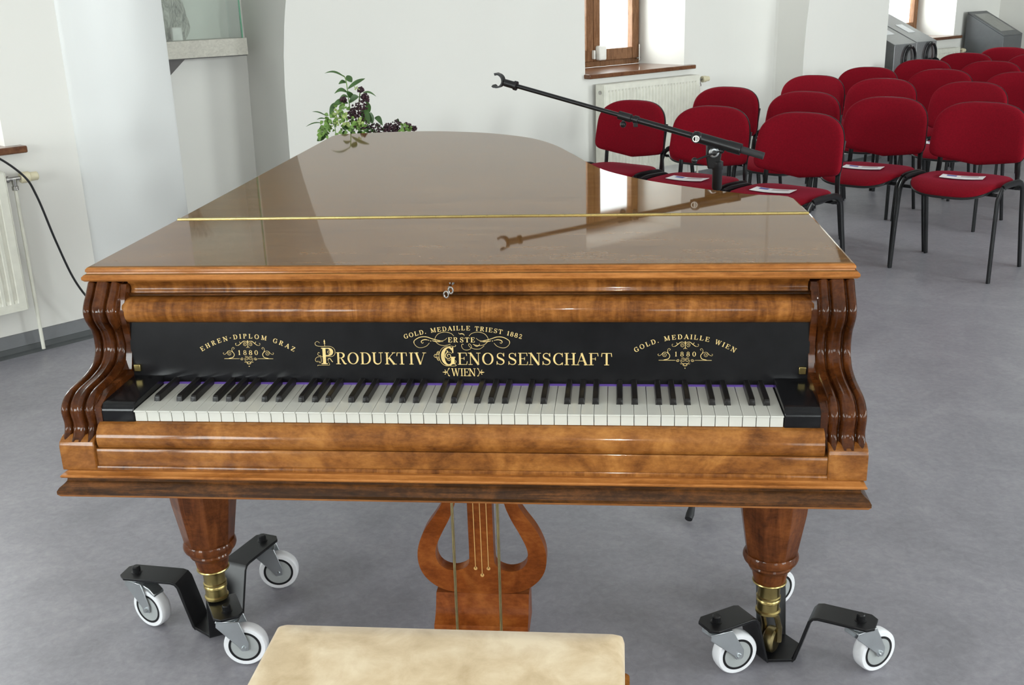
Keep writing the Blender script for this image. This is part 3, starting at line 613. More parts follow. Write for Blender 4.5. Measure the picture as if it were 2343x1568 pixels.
def medal_ornament(ink, cx, zb):      # flourish round the year; zb = height of the ruled line
    W_ = 0.0006
    for s in (-1, 1):
        X = lambda u: cx+s*u
        ink.stroke([(X(0.018), zb), (X(0.049), zb)], [0.0006, 0.0009])
        ink.stroke([(X(0.0165-0.0), zb)]+[(X(a), b) for a, b in spiral(0.0135, zb, 0.0030, 0.0008, 0, -1.4)], W_)
        ink.stroke([(X(a), b) for a, b in spiral(0.0040, zb+0.0008, 0.0044, 0.0010, 40, 1.5)], W_)
        ink.stroke([(X(a), b) for a, b in sp2([(0.0085, zb+0.001), (0.0070, zb-0.004), (0.0, zb-0.0105), (-0.004, zb-0.009), (0.0, zb-0.006), (0.0075, zb-0.0070), (0.009, zb-0.006)])], W_)
        ink.stroke([(X(a), b) for a, b in sp2([(0.040, zb+0.0004), (0.031, zb+0.003), (0.0285, zb+0.009), (0.032, zb+0.0145), (0.0325, zb+0.0195), (0.030, zb+0.0225), (0.0275, zb+0.0205), (0.0295, zb+0.0185)])], [0.0006]*1+[0.0011]*20+[0.0006]*22)
        ink.stroke([(X(a), b) for a, b in sp2([(0.0315, zb+0.013), (0.035, zb+0.0150), (0.0400, zb+0.0150), (0.0450, zb+0.010), (0.0490, zb+0.0085), (0.0505, zb+0.0110), (0.0488, zb+0.0120)])], W_)
        ink.stroke([(X(a), b) for a, b in spiral(0.0378, zb+0.0105, 0.0046, 0.0008, 60, -1.5)], W_)
        ink.stroke([(X(a), b) for a, b in sp2([(0.001, zb+0.031), (0.004, zb+0.0345), (0.009, zb+0.0340), (0.014, zb+0.0300), (0.019, zb+0.0265), (0.0235, zb+0.0265), (0.0245, zb+0.0300), (0.0225, zb+0.0305)])], [0.0006]*10+[0.0011]*15+[0.0006]*18)
        ink.stroke([(X(a), b) for a, b in spiral(0.0052, zb+0.0285, 0.0042, 0.0009, 110, -1.5)], W_)
        ink.stroke([(X(0.0), zb+0.0240), (X(0.0035), zb+0.0215)], W_); ink.stroke([(X(0.014), zb+0.0300), (X(0.0165), zb+0.0335)], 0.0009)
    ink.stroke([(cx, zb+0.0215), (cx, zb+0.036)], [0.0007, 0.0016]); ink.stroke([(cx-0.0018, zb+0.0345), (cx+0.0018, zb+0.0345)], 0.0008)
    ink.poly([(cx+0.0010*math.cos(a), zb-0.0150+0.0010*math.sin(a)) for a in [2*PI*k/10 for k in range(10)]])
# left medal
ink = Ink(); medal(ink, 'EHREN-DIPLOM GRAZ', -0.4155, 0.8443, 0.1747, 0.0935, 0.0088)
for i, c in enumerate('1880'): put(ink, c, -0.4325+0.0113*i, 0.8118, 0.0092)
medal_ornament(ink, -0.4145, 0.8043); ink.mb.build('medal_inscription', 'gold', nameboard, smooth=False)
# right medal
ink = Ink(); medal(ink, 'GOLD. MEDAILLE WIEN', 0.4248, 0.8443, 0.174, 0.0925, 0.0088)
for i, c in enumerate('1880'): put(ink, c, 0.4085+0.0112*i, 0.8115, 0.0088)
medal_ornament(ink, 0.4255, 0.8041); ink.mb.build('medal_inscription', 'gold', nameboard, smooth=False)
# centre
ink = Ink(); arc_text(ink, 'GOLD. MEDAILLE TRIEST 1882', 0.0072, 0.8605-0.3827, 0.3827, -17.2, 17.2, 0.0085, 1.0)
ink.mb.build('medal_inscription', 'gold', nameboard, smooth=False); ink = Ink()
for c, x in zip('ERSTE', (-0.0172, -0.0065, 0.0050, 0.0155, 0.0262)): put(ink, c, x, 0.8374, 0.0094, 0, 1.0, 0.2, 0.07)
ink.mb.build('maker_inscription', 'gold', nameboard, smooth=False); ink = Ink()
for i, c in enumerate('RODUKTIV'):
    put(ink, c, (-0.2302, -0.207, -0.1823, -0.1592, -0.1341, -0.1117, -0.0931, -0.0757)[i], 0.7942, 0.0232, 0, 0.98, 0.155, 0.042)
ink.mb.build('maker_inscription', 'gold', nameboard, smooth=False); ink = Ink()
for i, c in enumerate('ENOSSENSCHAFT'):
    put(ink, c, (0.0058, 0.0286, 0.0545, 0.0784, 0.101, 0.1215, 0.1439, 0.166, 0.1891, 0.211, 0.2329, 0.2555, 0.2797)[i], 0.7941, 0.0232, 0, 0.98, 0.155, 0.042)
ink.mb.build('maker_inscription', 'gold', nameboard, smooth=False); ink = Ink()
for c, x in zip('WIEN', (-0.0082, 0.0038, 0.0125, 0.0238)): put(ink, c, x, 0.7719, 0.0150, 0, 0.86, 0.13, 0.05)
ink.mb.build('maker_inscription', 'gold', nameboard, smooth=False)
# ornamented capitals P and G, scrolls
ink = Ink()
put(ink, 'P', -0.2580, 0.7942, 0.0320, 0, 0.95, 0.19, 0.05); put(ink, 'G', -0.0215, 0.7930, 0.0350, 0, 0.80, 0.20, 0.05)
W2 = 0.0007
ink.stroke(sp2([(-0.2720, 0.8355), (-0.2735, 0.8375), (-0.2765, 0.8385), (-0.2800, 0.8365), (-0.2805, 0.8330), (-0.2770, 0.8300), (-0.2680, 0.8290), (-0.2520, 0.8290), (-0.2435, 0.8240), (-0.2425, 0.8150), (-0.2480, 0.8095), (-0.2600, 0.8092), (-0.2760, 0.8085), (-0.2815, 0.8040), (-0.2805, 0.7995), (-0.2765, 0.7990), (-0.2770, 0.8010)]), W2)
ink.stroke(sp2([(-0.2620, 0.8290), (-0.2620, 0.8340), (-0.2632, 0.8350), (-0.2620, 0.8362), (-0.2608, 0.8350), (-0.2620, 0.8340)]), W2); ink.stroke([(-0.2620, 0.8360), (-0.2622, 0.8385), (-0.2622, 0.8425)], [0.0005, 0.0030, 0.0004])
ink.stroke(sp2([(-0.2705, 0.8085), (-0.2700, 0.8000), (-0.2725, 0.7965), (-0.2745, 0.7985), (-0.2725, 0.8000)]), W2)
ink.stroke(sp2([(-0.2775, 0.7905), (-0.2765, 0.7920), (-0.2600, 0.7922), (-0.2545, 0.7925), (-0.2545, 0.7955), (-0.2565, 0.7980)]), W2)
ink.stroke(sp2([(-0.2560, 0.7995), (-0.2570, 0.8030), (-0.2550, 0.8050), (-0.2520, 0.8045), (-0.2500, 0.8010), (-0.2475, 0.7985)]), [0.0006]*8+[0.0014]*23)
ink.stroke(sp2([(-0.2700, 0.8110), (-0.2735, 0.8110), (-0.2765, 0.8130), (-0.2750, 0.8170), (-0.2725, 0.8160)]), W2); ink.stroke(spiral(-0.2545, 0.8175, 0.0036, 0.0008, 0, 1.3), W2)
G0 = -0.0215
ink.stroke(arcp(G0-0.002, 0.8105, 0.0158, 0.0190, 62, 300, 34), W2)
ink.stroke(spiral(G0+0.0005, 0.8115, 0.0075, 0.0015, 30, 1.6), [0.0006]*14+[0.0012]*13)
ink.stroke(spiral(G0+0.0010, 0.8035, 0.0035, 0.0008, 200, -1.2), W2); ink.stroke(sp2([(G0-0.003, 0.8215), (G0-0.001, 0.8190), (G0-0.004, 0.8160), (G0-0.006, 0.8105), (G0-0.003, 0.8060)]), [0.0022, 0.001]*12+[0.001])
ink.stroke(sp2([(G0+0.001, 0.8292), (G0+0.006, 0.8300), (G0+0.0125, 0.8290), (G0+0.0150, 0.8310), (G0+0.0135, 0.8322)]), W2)
ink.stroke(sp2([(G0-0.006, 0.7930), (G0+0.006, 0.7915), (G0+0.0150, 0.7925), (G0+0.0125, 0.7950), (G0+0.0145, 0.7995), (G0+0.0135, 0.8025)]), W2)
for s in (-1, 1):
    Z = lambda v: 0.8110+s*v
    ink.stroke([(a, Z(b)) for a, b in spiral(-0.0415, 0.0035, 0.0030, 0.0006, 0, 1.2)], W2); ink.stroke([(a, Z(b)) for a, b in sp2([(-0.0495, 0.0), (-0.0465, 0.0035), (-0.0450, 0.0010), (-0.0430, 0.0065), (-0.0405, 0.0090), (-0.0385, 0.0065), (-0.0370, 0.0100)])], W2)
for s in (-1, 1):        # big paired scrolls round ERSTE
    X = lambda u: 0.0047+s*u; sh_ = 0.0
    ink.stroke([(X(a), b) for a, b in sp2([(0.0280, 0.8455), (0.0330, 0.8415), (0.0420, 0.8405), (0.0560, 0.8440), (0.0680, 0.8478), (0.0800, 0.8470), (0.0905, 0.8410), (0.0915, 0.8350), (0.0860, 0.8285), (0.0780, 0.8268), (0.0680, 0.8300), (0.0620, 0.8360)])], [0.0006]*12+[0.0013]*30+[0.0007]*25)
    ink.stroke([(X(a), b) for a, b in sp2([(0.0350, 0.8390), (0.0420, 0.8385), (0.0500, 0.8390), (0.0560, 0.8405)])], [0.0006]*6+[0.0013]*13)
    ink.stroke([(X(a), b) for a, b in sp2([(0.0620, 0.8410), (0.0700, 0.8425), (0.0765, 0.8405), (0.0775, 0.8370), (0.0750, 0.8355), (0.0735, 0.8375)])], [0.0008]*4+[0.0015]*14+[0.0008]*13)
    ink.poly([(X(0.0592)+0.0010*math.cos(a), 0.8400+0.0010*math.sin(a)) for a in [2*PI*k/10 for k in range(10)]])
    ink.stroke([(X(a), b) for a, b in sp2([(0.0145, 0.8495), (0.0200, 0.8545), (0.0310, 0.8570), (0.0430, 0.8545), (0.0500, 0.8470), (0.0505, 0.8400), (0.0440, 0.8335), (0.0340, 0.8310), (0.0215, 0.8335)])], 0.0007)
ink.stroke(sp2([(-0.0005, 0.8560), (0.0010, 0.8535), (0.0060, 0.8540), (0.0100, 0.8520), (0.0098, 0.8500)]), [0.0006]*8+[0.0015]*9+[0.0006]*8)
ink.stroke(sp2([(0.0085, 0.8330), (0.0060, 0.8340), (0.0045, 0.8300), (0.0080, 0.8240), (0.0150, 0.8225), (0.0215, 0.8250), (0.0235, 0.8300), (0.0200, 0.8345), (0.0180, 0.8325), (0.0210, 0.8280), (0.0300, 0.8245), (0.0400, 0.8250), (0.0480, 0.8310)]), 0.0007)
ink.stroke(sp2([(0.0280, 0.8340), (0.0300, 0.8310), (0.0350, 0.8300), (0.0390, 0.8330), (0.0385, 0.8350)]), [0.0006]*8+[0.0012]*9+[0.0006]*8)
for s in (-1, 1):        # small ornaments beside WIEN
    X = lambda u: 0.0068+s*u
    ink.stroke([(X(0.0405), 0.7795), (X(0.0370), 0.7795), (X(0.0300), 0.7795)], [0.0003, 0.0024, 0.0004])
    for v in (-1, 1):
        ink.stroke([(X(a), 0.7795+v*b) for a, b in sp2([(0.0375, 0.0005), (0.0345, 0.0012), (0.0350, 0.0040), (0.0365, 0.0042)])], 0.0009)
        ink.stroke([(X(a), 0.7795+v*b) for a, b in sp2([(0.0330, 0.0002), (0.0300, 0.0030), (0.0292, 0.0065), (0.0270, 0.0078), (0.0280, 0.0055)])], 0.0009)
ink.mb.build('scroll_ornament', 'gold', nameboard, smooth=False)

# keyboard: 50 white, 35 black (lowest A to highest a)
WP = 0.0235; X0 = -0.5875; KZ = 0.7555
def white_key_mb(x):
    mb = MB(); mb.box((x+WP/2, 0.072, KZ-0.0125), (WP-0.0011, 0.141, 0.019)); mb.box((x+WP/2, 0.0705, KZ-0.0015), (WP-0.0008, 0.1455, 0.0030)); return mb
wk = white_key_mb(0).build('white_key', 'ivory', gp, bevel=0.0006, bseg=2)
def black_key_mb():
    mb = MB(); a, b, z0, z1 = 0.0065, 0.0050, KZ-0.004, KZ+0.0118
    rg = []
    for y, hz, k in ((0.0465, 0.55, 1.0), (0.0475, 0.80, 0.99), (0.0500, 0.95, 0.97), (0.054, 1.0, 1.0), (0.1440, 1.0, 1.0)):
        zt = z0+(z1-z0)*hz; rg.append([(-a, y, z0), (a, y, z0), (b*k, y, zt-0.001), (b*k*0.8, y, zt), (-b*k*0.8, y, zt), (-b*k, y, zt-0.001)])
    return mb.rings(rg)
bk = black_key_mb().build('black_key', 'ebony', gp, bevel=0.0005, ang=30)
names = 'ABCDEFG'; first_w = True; first_b = True
for i in range(50):
    if i == 0: wk.location = (X0, 0, 0); wk.data.transform(Matrix.Identity(4)); wk.location.x = X0
    else:
        o = wk.copy(); C.objects.link(o); o.parent = gp; o.location = (X0+i*WP, 0, 0)
    nm = names[i % 7]
    if nm in 'ACDFG' and i < 49:
        dx = {'A': 0.0018, 'C': -0.0018, 'D': 0.0018, 'F': -0.0022, 'G': 0.0}[nm]; px = X0+(i+1)*WP+dx
        if first_b: bk.location = (px, 0, 0); first_b = False
        else:
            o = bk.copy(); C.objects.link(o); o.parent = gp; o.location = (px, 0, 0)
# key blocks
for s in (-1, 1):
    mb = MB(); xa, xb = 0.5885*s, 0.655*s
    prof = [(0.004, 0.728), (0.001, 0.731), (0.001, 0.752), (0.003, 0.760), (0.010, 0.7655), (0.022, 0.7675), (0.100, 0.7695), (0.150, 0.7705), (0.150, 0.728)]
    mb.prism(prof, min(xa, xb), max(xa, xb), lambda u, v, h: (h, u, v)); mb.build('key_block', 'lacquer', gp, bevel=0.002, ang=50)
# keyslip and moulded front
mb = MB(); prof_x(mb, [(0.02, 0.732), (-0.001, 0.7325), (-0.010, 0.729), (-0.019, 0.720), (-0.0235, 0.708), (-0.0235, 0.699), (-0.020, 0.690), (-0.0165, 0.687), (0.02, 0.687)], -0.656, 0.656); mb.build('key_slip', 'walnut', gp, ang=40)
mb = MB(); prof_x(mb, [(0.02, 0.687), (-0.0185, 0.6865), (-0.020, 0.684), (-0.020, 0.6535), (0.02, 0.6535)], -0.662, 0.662); mb.build('front_panel', 'walnut', gp, ang=40)
mb = MB(); prof_x(mb, [(0.02, 0.6535), (-0.022, 0.6535), (-0.024, 0.650), (-0.024, 0.646), (0.02, 0.646)], -0.664, 0.664); mb.build('front_fillet', 'walnut_fig', gp, ang=40)
# base slab with ogee on three sides
def ring_rect(hw_, yf, yb): return [(-hw_, yf), (hw_, yf), (hw_, yb), (-hw_, yb)]
mb = MB(); rgs = []
for d, z in ((-0.03, 0.598), (-0.012, 0.598), (-0.004, 0.6005), (0.0, 0.606), (0.0, 0.612), (-0.004, 0.618), (-0.011, 0.623), (-0.0155, 0.628), (-0.0165, 0.634)):
    rgs.append([(x, y, z) for x, y in ring_rect(0.735+d, -0.050-d, 0.55)])
mb.rings(rgs); kb_ = mb.build('key_bed', 'dark_walnut', gp, ang=30); two_mat(kb_, 'lid_edge', lambda p: p.center.z < 0.6055)
mb = MB(); rgs = []
for d, z in ((-0.0165, 0.634), (-0.009, 0.636), (-0.007, 0.639), (-0.009, 0.6415), (-0.014, 0.643), (-0.019, 0.6465)):
    rgs.append([(x, y, z) for x, y in ring_rect(0.735+d, -0.050-d, 0.55)])
mb.rings(rgs); mb.build('base_moulding', 'lid_edge', gp, ang=30)
mb = MB(); mb.box((0.0, 0.075, 0.690), (1.30, 0.16, 0.082)); mb.build('key_frame', 'dark_walnut', gp)
# carved cheeks
prof = [(0.165, 0.956), (0.156, 0.945), (0.148, 0.935), (0.139, 0.926), (0.131, 0.915), (0.127, 0.903), (0.130, 0.888), (0.139, 0.873), (0.148, 0.860), (0.152, 0.846), (0.153, 0.834), (0.151, 0.821), (0.145, 0.811),
        (0.133, 0.801), (0.114, 0.794), (0.088, 0.789), (0.058, 0.7865), (0.034, 0.784), (0.016, 0.779), (0.003, 0.771), (-0.005, 0.760), (-0.007, 0.748), (-0.004, 0.735), (-0.003, 0.726), (-0.006, 0.716), (-0.014, 0.706), (-0.022, 0.700)]
cpath = smooth_path([(0, y, z) for y, z in prof], 6)
def reed(u):      # u 0 = outer edge, 1 = inner edge; height of the carving
    def b(c, w_, h_): return h_*max(0.0, 1-((u-c)/w_)**2)**0.5 if abs(u-c) < w_ else 0.0
    return max(b(0.11, 0.12, 0.0080), b(0.37, 0.105, 0.0088), b(0.56, 0.105, 0.0088), 0.0080 if 0.37 < u < 0.56 else 0, b(0.83, 0.125, 0.0085))
for s in (-1, 1):
    xo, xi = 0.727, 0.661; N = 56; rgs = []
    for i, p in enumerate(cpath):
        a = cpath[max(0, i-1)]; b_ = cpath[min(len(cpath)-1, i+1)]; t = (b_-a).normalized(); nrm = Vector((0, t.z, -t.y))   # outwards (front, up)
        if nrm.y > 0 and abs(nrm.y) > abs(nrm.z): nrm = -nrm
        if nrm.dot(Vector((0, -0.6, 0.8))) < -0.2: nrm = -nrm
        row = [Vector((s*xo, 0.24, min(p.z, 0.955)-0.0)) if False else Vector((s*xo, 0.235, p.z))]
        fade = min(1.0, i/3) if False else 1.0
        for k in range(N+1):
            u = k/N; hgt = reed(u)-0.0075; row.append(Vector((s*(xo+(xi-xo)*u), p.y, p.z))+nrm*hgt)
        row.append(Vector((s*xi, 0.235, p.z)))
        rgs.append(row)
    mb = MB(); mb.rings(rgs, True, True); mb.build('cheek', 'carved', gp, ang=40)
    mb = MB(); q = [(0.20, 0.645), (-0.026, 0.645), (-0.0265, 0.680), (-0.0265, 0.692), (-0.023, 0.7005), (-0.008, 0.709), (0.2, 0.712)]
    mb.prism(q, min(s*0.7295, s*0.6625), max(s*0.7295, s*0.6625), lambda u, v, h: (h, u, v)); mb.build('cheek_block', 'walnut', gp, bevel=0.002)
    mb = MB(); mb.prism([(0.235, 0.712), (0.0, 0.712), (0.0, 0.762), (0.04, 0.778), (0.14, 0.785), (0.157, 0.83), (0.150, 0.87), (0.14, 0.90), (0.17, 0.95), (0.235, 0.95)], min(s*0.662, s*0.650), max(s*0.662, s*0.650), lambda u, v, h: (h, u, v)); mb.build('cheek_lining', 'carved', gp, ang=50)
# key in the lock
lk = MB(); lk.lathe([(0.0, 0), (0.0052, 0), (0.0052, 0.002), (0.0, 0.0022)], (-0.0125, 0.181, 0.9525-0.004), (0, -1, 0), 16)
lko = lk.build('keyhole_plate', 'iron', gp)
mb = MB(); mb.tube([(-0.0125, 0.182, 0.948), (-0.0135, 0.150, 0.944)], 0.0022, 10); mb.lathe([(0.0035, 0), (0.0035, 0.004), (0.0025, 0.005), (0.0035, 0.006), (0.0030, 0.009)], (-0.0133, 0.158, 0.945), (0, -1, -0.1), 12)
for dx, dz in ((-0.0045, -0.006), (0.0045, 0.002)):
    c = Vector((-0.0137+dx, 0.143, 0.941+dz)); mb.tube([c+Vector((0.0042*math.cos(a), 0, 0.0062*math.sin(a))) for a in [2*PI*k/16 for k in range(16)]], 0.0017, 8, closed=True)
mb.build('lock_key', 'iron', gp)

# legs
def octa(cx, cy, prof, seg=8, ph=PI/8):
    return [[Vector((cx+r*math.cos(ph+2*PI*i/seg), cy+r*math.sin(ph+2*PI*i/seg), z)) for i in range(seg)] for r, z in prof]
def make_leg(cx, cy, name='leg'):
    mb = MB(); mb.rings(octa(cx, cy, [(0.098, 0.612), (0.096, 0.585), (0.090, 0.58), (0.0725, 0.392), (0.0565, 0.292), (0.0555, 0.278)]))
    lg = mb.build(name, 'leg', gp, smooth=False, bevel=0.002)
    mb = MB(); mb.lathe([(0.030, 0.300), (0.0565, 0.293), (0.0595, 0.287), (0.0600, 0.280), (0.0575, 0.2735), (0.0500, 0.270), (0.0475, 0.266), (0.049, 0.262), (0.0465, 0.256), (0.0405, 0.252), (0.0385, 0.247), (0.038, 0.240), (0.0335, 0.218), (0.0, 0.216)], (cx, cy, 0), (0, 0, 1), 40)
    mb.build('turned_ring', 'leg', lg)
    mb = MB(); mb.lathe([(0.020, 0.222), (0.0365, 0.222), (0.0375, 0.2195), (0.036, 0.217), (0.0265, 0.214), (0.0245, 0.208), (0.0245, 0.184), (0.0265, 0.182), (0.0265, 0.178), (0.0248, 0.1765), (0.0265, 0.174), (0.0265, 0.170), (0.0245, 0.168), (0.0245, 0.150), (0.0275, 0.147), (0.0275, 0.142), (0.018, 0.138), (0.010, 0.134), (0.0, 0.133)], (cx, cy, 0), (0, 0, 1), 32)
    mb.build('brass_ferrule', 'brass', lg)
    # trailing brass caster
    mb = MB(); R3 = Vector((0.5, 0.86, 0)).normalized(); Q = Vector((R3.y, -R3.x, 0)); wc = Vector((cx, cy, 0.052))+R3*0.030
    for s in (-1, 1):
        pts = [Vector((cx, cy, 0.138))+Q*0.012*s, Vector((cx, cy, 0.125))+R3*0.012+Q*0.017*s, wc+Vector((0, 0, 0.035))+Q*0.018*s, wc+Q*0.018*s]
        mb.tube(pts, 0.0065, 8)
    mb.build('caster_fork', 'old_brass', lg)
    mb = MB(); mb.lathe([(0.0, -0.013), (0.024, -0.013), (0.0295, -0.009), (0.0305, 0.0), (0.0295, 0.009), (0.024, 0.013), (0.0, 0.013)], wc, Q, 28); mb.build('caster_wheel', 'old_brass', lg)
    return lg
make_leg(-0.634, 0.356); make_leg(0.634, 0.356); make_leg(-0.30, 1.80)

# pedal lyre
LYY = 0.345
ly = MB(); outer = []; inner = []
def lpt(u, v, y): return Vector((u, y, v))
def lyre_side(s):
    o_ = [(0.083, 0.60), (0.083, 0.50), (0.081, 0.42), (0.096, 0.385), (0.123, 0.345), (0.140, 0.305), (0.1445, 0.27), (0.138, 0.238), (0.120, 0.212), (0.092, 0.193), (0.055, 0.185), (0.0, 0.183)]
    i_ = [(0.045, 0.60), (0.047, 0.50), (0.052, 0.42), (0.066, 0.375), (0.086, 0.335), (0.101, 0.300), (0.103, 0.275), (0.096, 0.256), (0.080, 0.244), (0.058, 0.241), (0.036, 0.250), (0.028, 0.262), (0.0275, 0.30), (0.0275, 0.45), (0.0275, 0.60), (0.0, 0.60)]
    a = [(p.x*s, p.y) for p in smooth_path([(u, v, 0) for u, v in o_], 4)]; b = [(p.x*s, p.y) for p in smooth_path([(u, v, 0) for u, v in i_[:12]], 4)]+[(u*s, v) for u, v in i_[12:]]
    return a, b
mb = MB()
for s in (-1, 1):
    a, b = lyre_side(s)
    # quads between outer and inner contours, matched by parameter, then the central post
    n = 60
    def samp(c, t):
        L = [0]
        for p, q in zip(c, c[1:]): L.append(L[-1]+math.dist(p, q))
        T = t*L[-1]
        for k in range(len(c)-1):
            if T <= L[k+1]+1e-9: w_ = (T-L[k])/max(1e-9, L[k+1]-L[k]); return (c[k][0]+(c[k+1][0]-c[k][0])*w_, c[k][1]+(c[k+1][1]-c[k][1])*w_)
        return c[-1]
    cut = [p for p in b[:46]]
    oa = [samp(a, k/n) for k in range(n+1)]; ib = [samp(cut, k/n) for k in range(n+1)]
    ib[-1] = (0.0275*s, 0.262); oa[-1] = (0.0, 0.183)
    for y0 in (0,):
        rg = [[lpt(*oa[k], LYY-0.016), lpt(*ib[k], LYY-0.016), lpt(*ib[k], LYY+0.016), lpt(*oa[k], LYY+0.016)] for k in range(n+1)]
        mb.rings(rg, True, True)
mb.prism([(-0.0275, 0.255), (0.0, 0.183), (0.0275, 0.255), (0.0275, 0.61), (-0.0275, 0.61)], LYY-0.0162, LYY+0.0162, lambda u, v, h: (u, h, v))
lyre = mb.build('pedal_lyre', 'lyre', gp, ang=30)
mb = MB()
for dx, zb in ((-0.0145, 0.248), (0.0, 0.231), (0.0145, 0.248)):
    mb.box((dx, LYY-0.0168, (0.60+zb)/2), (0.0016, 0.0012, 0.60-zb)); mb.lathe([(0.0, 0.0), (0.0042, 0.0), (0.0042, 0.0012), (0.0, 0.0012)], (dx, LYY-0.0162, zb), (0, -1, 0), 14)
mb.build('inlaid_strings', 'stringing', lyre, smooth=False)
mb = MB(); mb.prism([(-0.10, 0.10), (0.10, 0.10), (0.10, 0.122), (0.098, 0.130), (0.085, 0.137), (0.070, 0.152), (0.064, 0.170), (0.064, 0.183), (-0.064, 0.183), (-0.064, 0.170), (-0.070, 0.152), (-0.085, 0.137), (-0.098, 0.130), (-0.10, 0.122)], LYY-0.02, LYY+0.045, lambda u, v, h: (u, h, v))
mb = MB(); yy = LYY
pf = [(yy+0.05, 0.095), (yy+0.05, 0.182), (yy-0.014, 0.183), (yy-0.020, 0.172), (yy-0.027, 0.156), (yy-0.038, 0.141), (yy-0.050, 0.132), (yy-0.060, 0.128), (yy-0.062, 0.122), (yy-0.062, 0.095)]
mb.rings([[(x, y0*1.0, z0) for y0, z0 in pf] for x in (-0.107, 0.103)]); mb.build('lyre_base', 'lyre', lyre, ang=30)
for s in (-1, 1):
    mb = MB(); mb.tube([(-0.004+s*0.049, LYY-0.055, 0.60), (-0.004+s*0.049, LYY-0.072, 0.125), (-0.004+s*0.049, LYY-0.074, 0.112)], 0.0032, 10); mb.sphere((-0.004+s*0.049, LYY-0.074, 0.112), 0.006); mb.build('pedal_rod', 'old_brass', lyre)
    mb = MB(); mb.prism([(-0.011, 0.0), (0.011, 0.0), (0.014, -0.07), (0.010, -0.095), (-0.010, -0.095), (-0.014, -0.07)], 0.093, 0.100, lambda u, v, h: (-0.004+s*0.049+u, LYY-0.05+v, h+0.0)); mb.build('pedal', 'brass', lyre, bevel=0.002)

# ------------------------------------------------------------------ transport dollies under the front legs
def dolly(label, cx, cy, bolts, trails, brakes):
    r = thing('leg_dolly', label, 'piano dolly', (cx, cy, 0), 'three-armed dollies under the piano legs')
    fr = MB()
    hexa = []; angs = sorted(math.atan2(b[1]-cy, b[0]-cx) for b in bolts)
    for a in angs:
        c, s = math.cos(a), math.sin(a)
        for q in (-0.034, 0.034): hexa.append((cx+0.048*c-q*s, cy+0.048*s+q*c))
    fr.prism(hexa, 0.010, 0.018)
    for (bx_, by_) in bolts:
        a = math.atan2(by_-cy, bx_-cx); c, s = math.cos(a), math.sin(a); L = math.hypot(bx_-cx, by_-cy)
        path = [(0.046, 0.010), (0.052, 0.018), (0.080, 0.122), (0.087, 0.131), (0.098, 0.134), (L+0.034, 0.134)]
        th = 0.007; rg = []
        for k, (rr, zz) in enumerate(path):
            p0 = path[max(0, k-1)]; p1 = path[min(len(path)-1, k+1)]; d = Vector((p1[0]-p0[0], p1[1]-p0[1])).normalized(); nx, nz = -d.y, d.x
            w_ = 0.034 if k < len(path)-1 else 0.020
            rg.append([Vector((cx+c*(rr+nx*e)-s*q, cy+s*(rr+nx*e)+c*q, zz+nz*e)) for q, e in ((-w_, -th/2), (w_, -th/2), (w_, th/2), (-w_, th/2))])
        last = path[-1]; pr_ = rg[-1]; ins = [[Vector((cx+c*(L+0.018)-s*q, cy+s*(L+0.018)+c*q, 0.134+e)) for q, e in ((-0.034, -th/2), (0.034, -th/2), (0.034, th/2), (-0.034, th/2))]]
        rg = rg[:-1]+ins+[pr_]; fr.rings(rg)
    fr.build('frame', 'blackmetal', r, bevel=0.0015, ang=30)
    for (bx_, by_), (tx, ty), br in zip(bolts, trails, brakes):
        B = Vector((bx_, by_, 0)); T = Vector((tx, ty, 0)); TL = T.length; D = T.normalized(); Q = Vector((D.y, -D.x, 0)); wc = B+T+Vector((0, 0, 0.0505))
        f = MB(); f.lathe([(0.0, 0.1305), (0.022, 0.1305), (0.024, 0.127), (0.024, 0.122), (0.019, 0.119), (0.0, 0.119)], B, (0, 0, 1), 24)
        for s in (-1, 1):
            o0 = Q*(0.0185*s); o1 = Q*(0.0215*s); pf = [(-0.022, 0.120), (0.030, 0.120), (TL+0.012, 0.062), (TL+0.010, 0.044), (TL-0.006, 0.042), (TL-0.014, 0.055), (-0.024, 0.106)]
            f.prism(pf, 0, 1, lambda u, v, h: B+D*u+o0*(1-h)+o1*h+Vector((0, 0, v)))
        f.prism([(-0.024, -0.0215), (0.030, -0.0215), (0.030, 0.0215), (-0.024, 0.0215)], 0.1165, 0.1200, lambda u, v, h: B+D*u+Q*v+Vector((0, 0, h)))
        fk = f.build('caster_fork', 'steel', r, bevel=0.001, ang=35)
        t_ = MB(); t_.annulus([(0.036, -0.015), (0.047, -0.015), (0.0495, -0.012), (0.0503, -0.006), (0.0503, 0.006), (0.0495, 0.012), (0.047, 0.015), (0.036, 0.015)], wc, Q, 40); ty_ = t_.build('wheel', 'tyre', r)
        t_ = MB(); t_.annulus([(0.0325, -0.0157), (0.0378, -0.0157), (0.0378, 0.0157), (0.0325, 0.0157)], wc, Q, 40); t_.build('black_ring', 'blackplastic', ty_)
        t_ = MB(); t_.lathe([(0.0, -0.0150), (0.0330, -0.0150), (0.0330, 0.0150), (0.0, 0.0150)], wc, Q, 40); t_.build('wheel_disc', 'disc', ty_)
        t_ = MB(); t_.lathe([(0.0, -0.027), (0.005, -0.027), (0.006, -0.024), (0.006, 0.024), (0.005, 0.027), (0.0, 0.027)], wc, Q, 12); t_.build('axle', 'steel', fk)
        t_ = MB(); t_.lathe([(0.0, 0.1535), (0.0075, 0.1535), (0.0095, 0.151), (0.0095, 0.139), (0.013, 0.1385), (0.013, 0.1372), (0.0, 0.137)], B, (0, 0, 1), 18); t_.build('bolt', 'blackmetal', r)
        if br:
            t_ = MB(); t_.prism([(0.012, 0.121), (0.050, 0.110), (0.066, 0.097), (0.066, 0.090), (0.045, 0.101), (0.012, 0.113)], -0.016, 0.016, lambda u, v, h: B+D*u+Q*h+Vector((0, 0, v))); t_.build('brake_lever', 'steel', fk, bevel=0.0015)
    return r
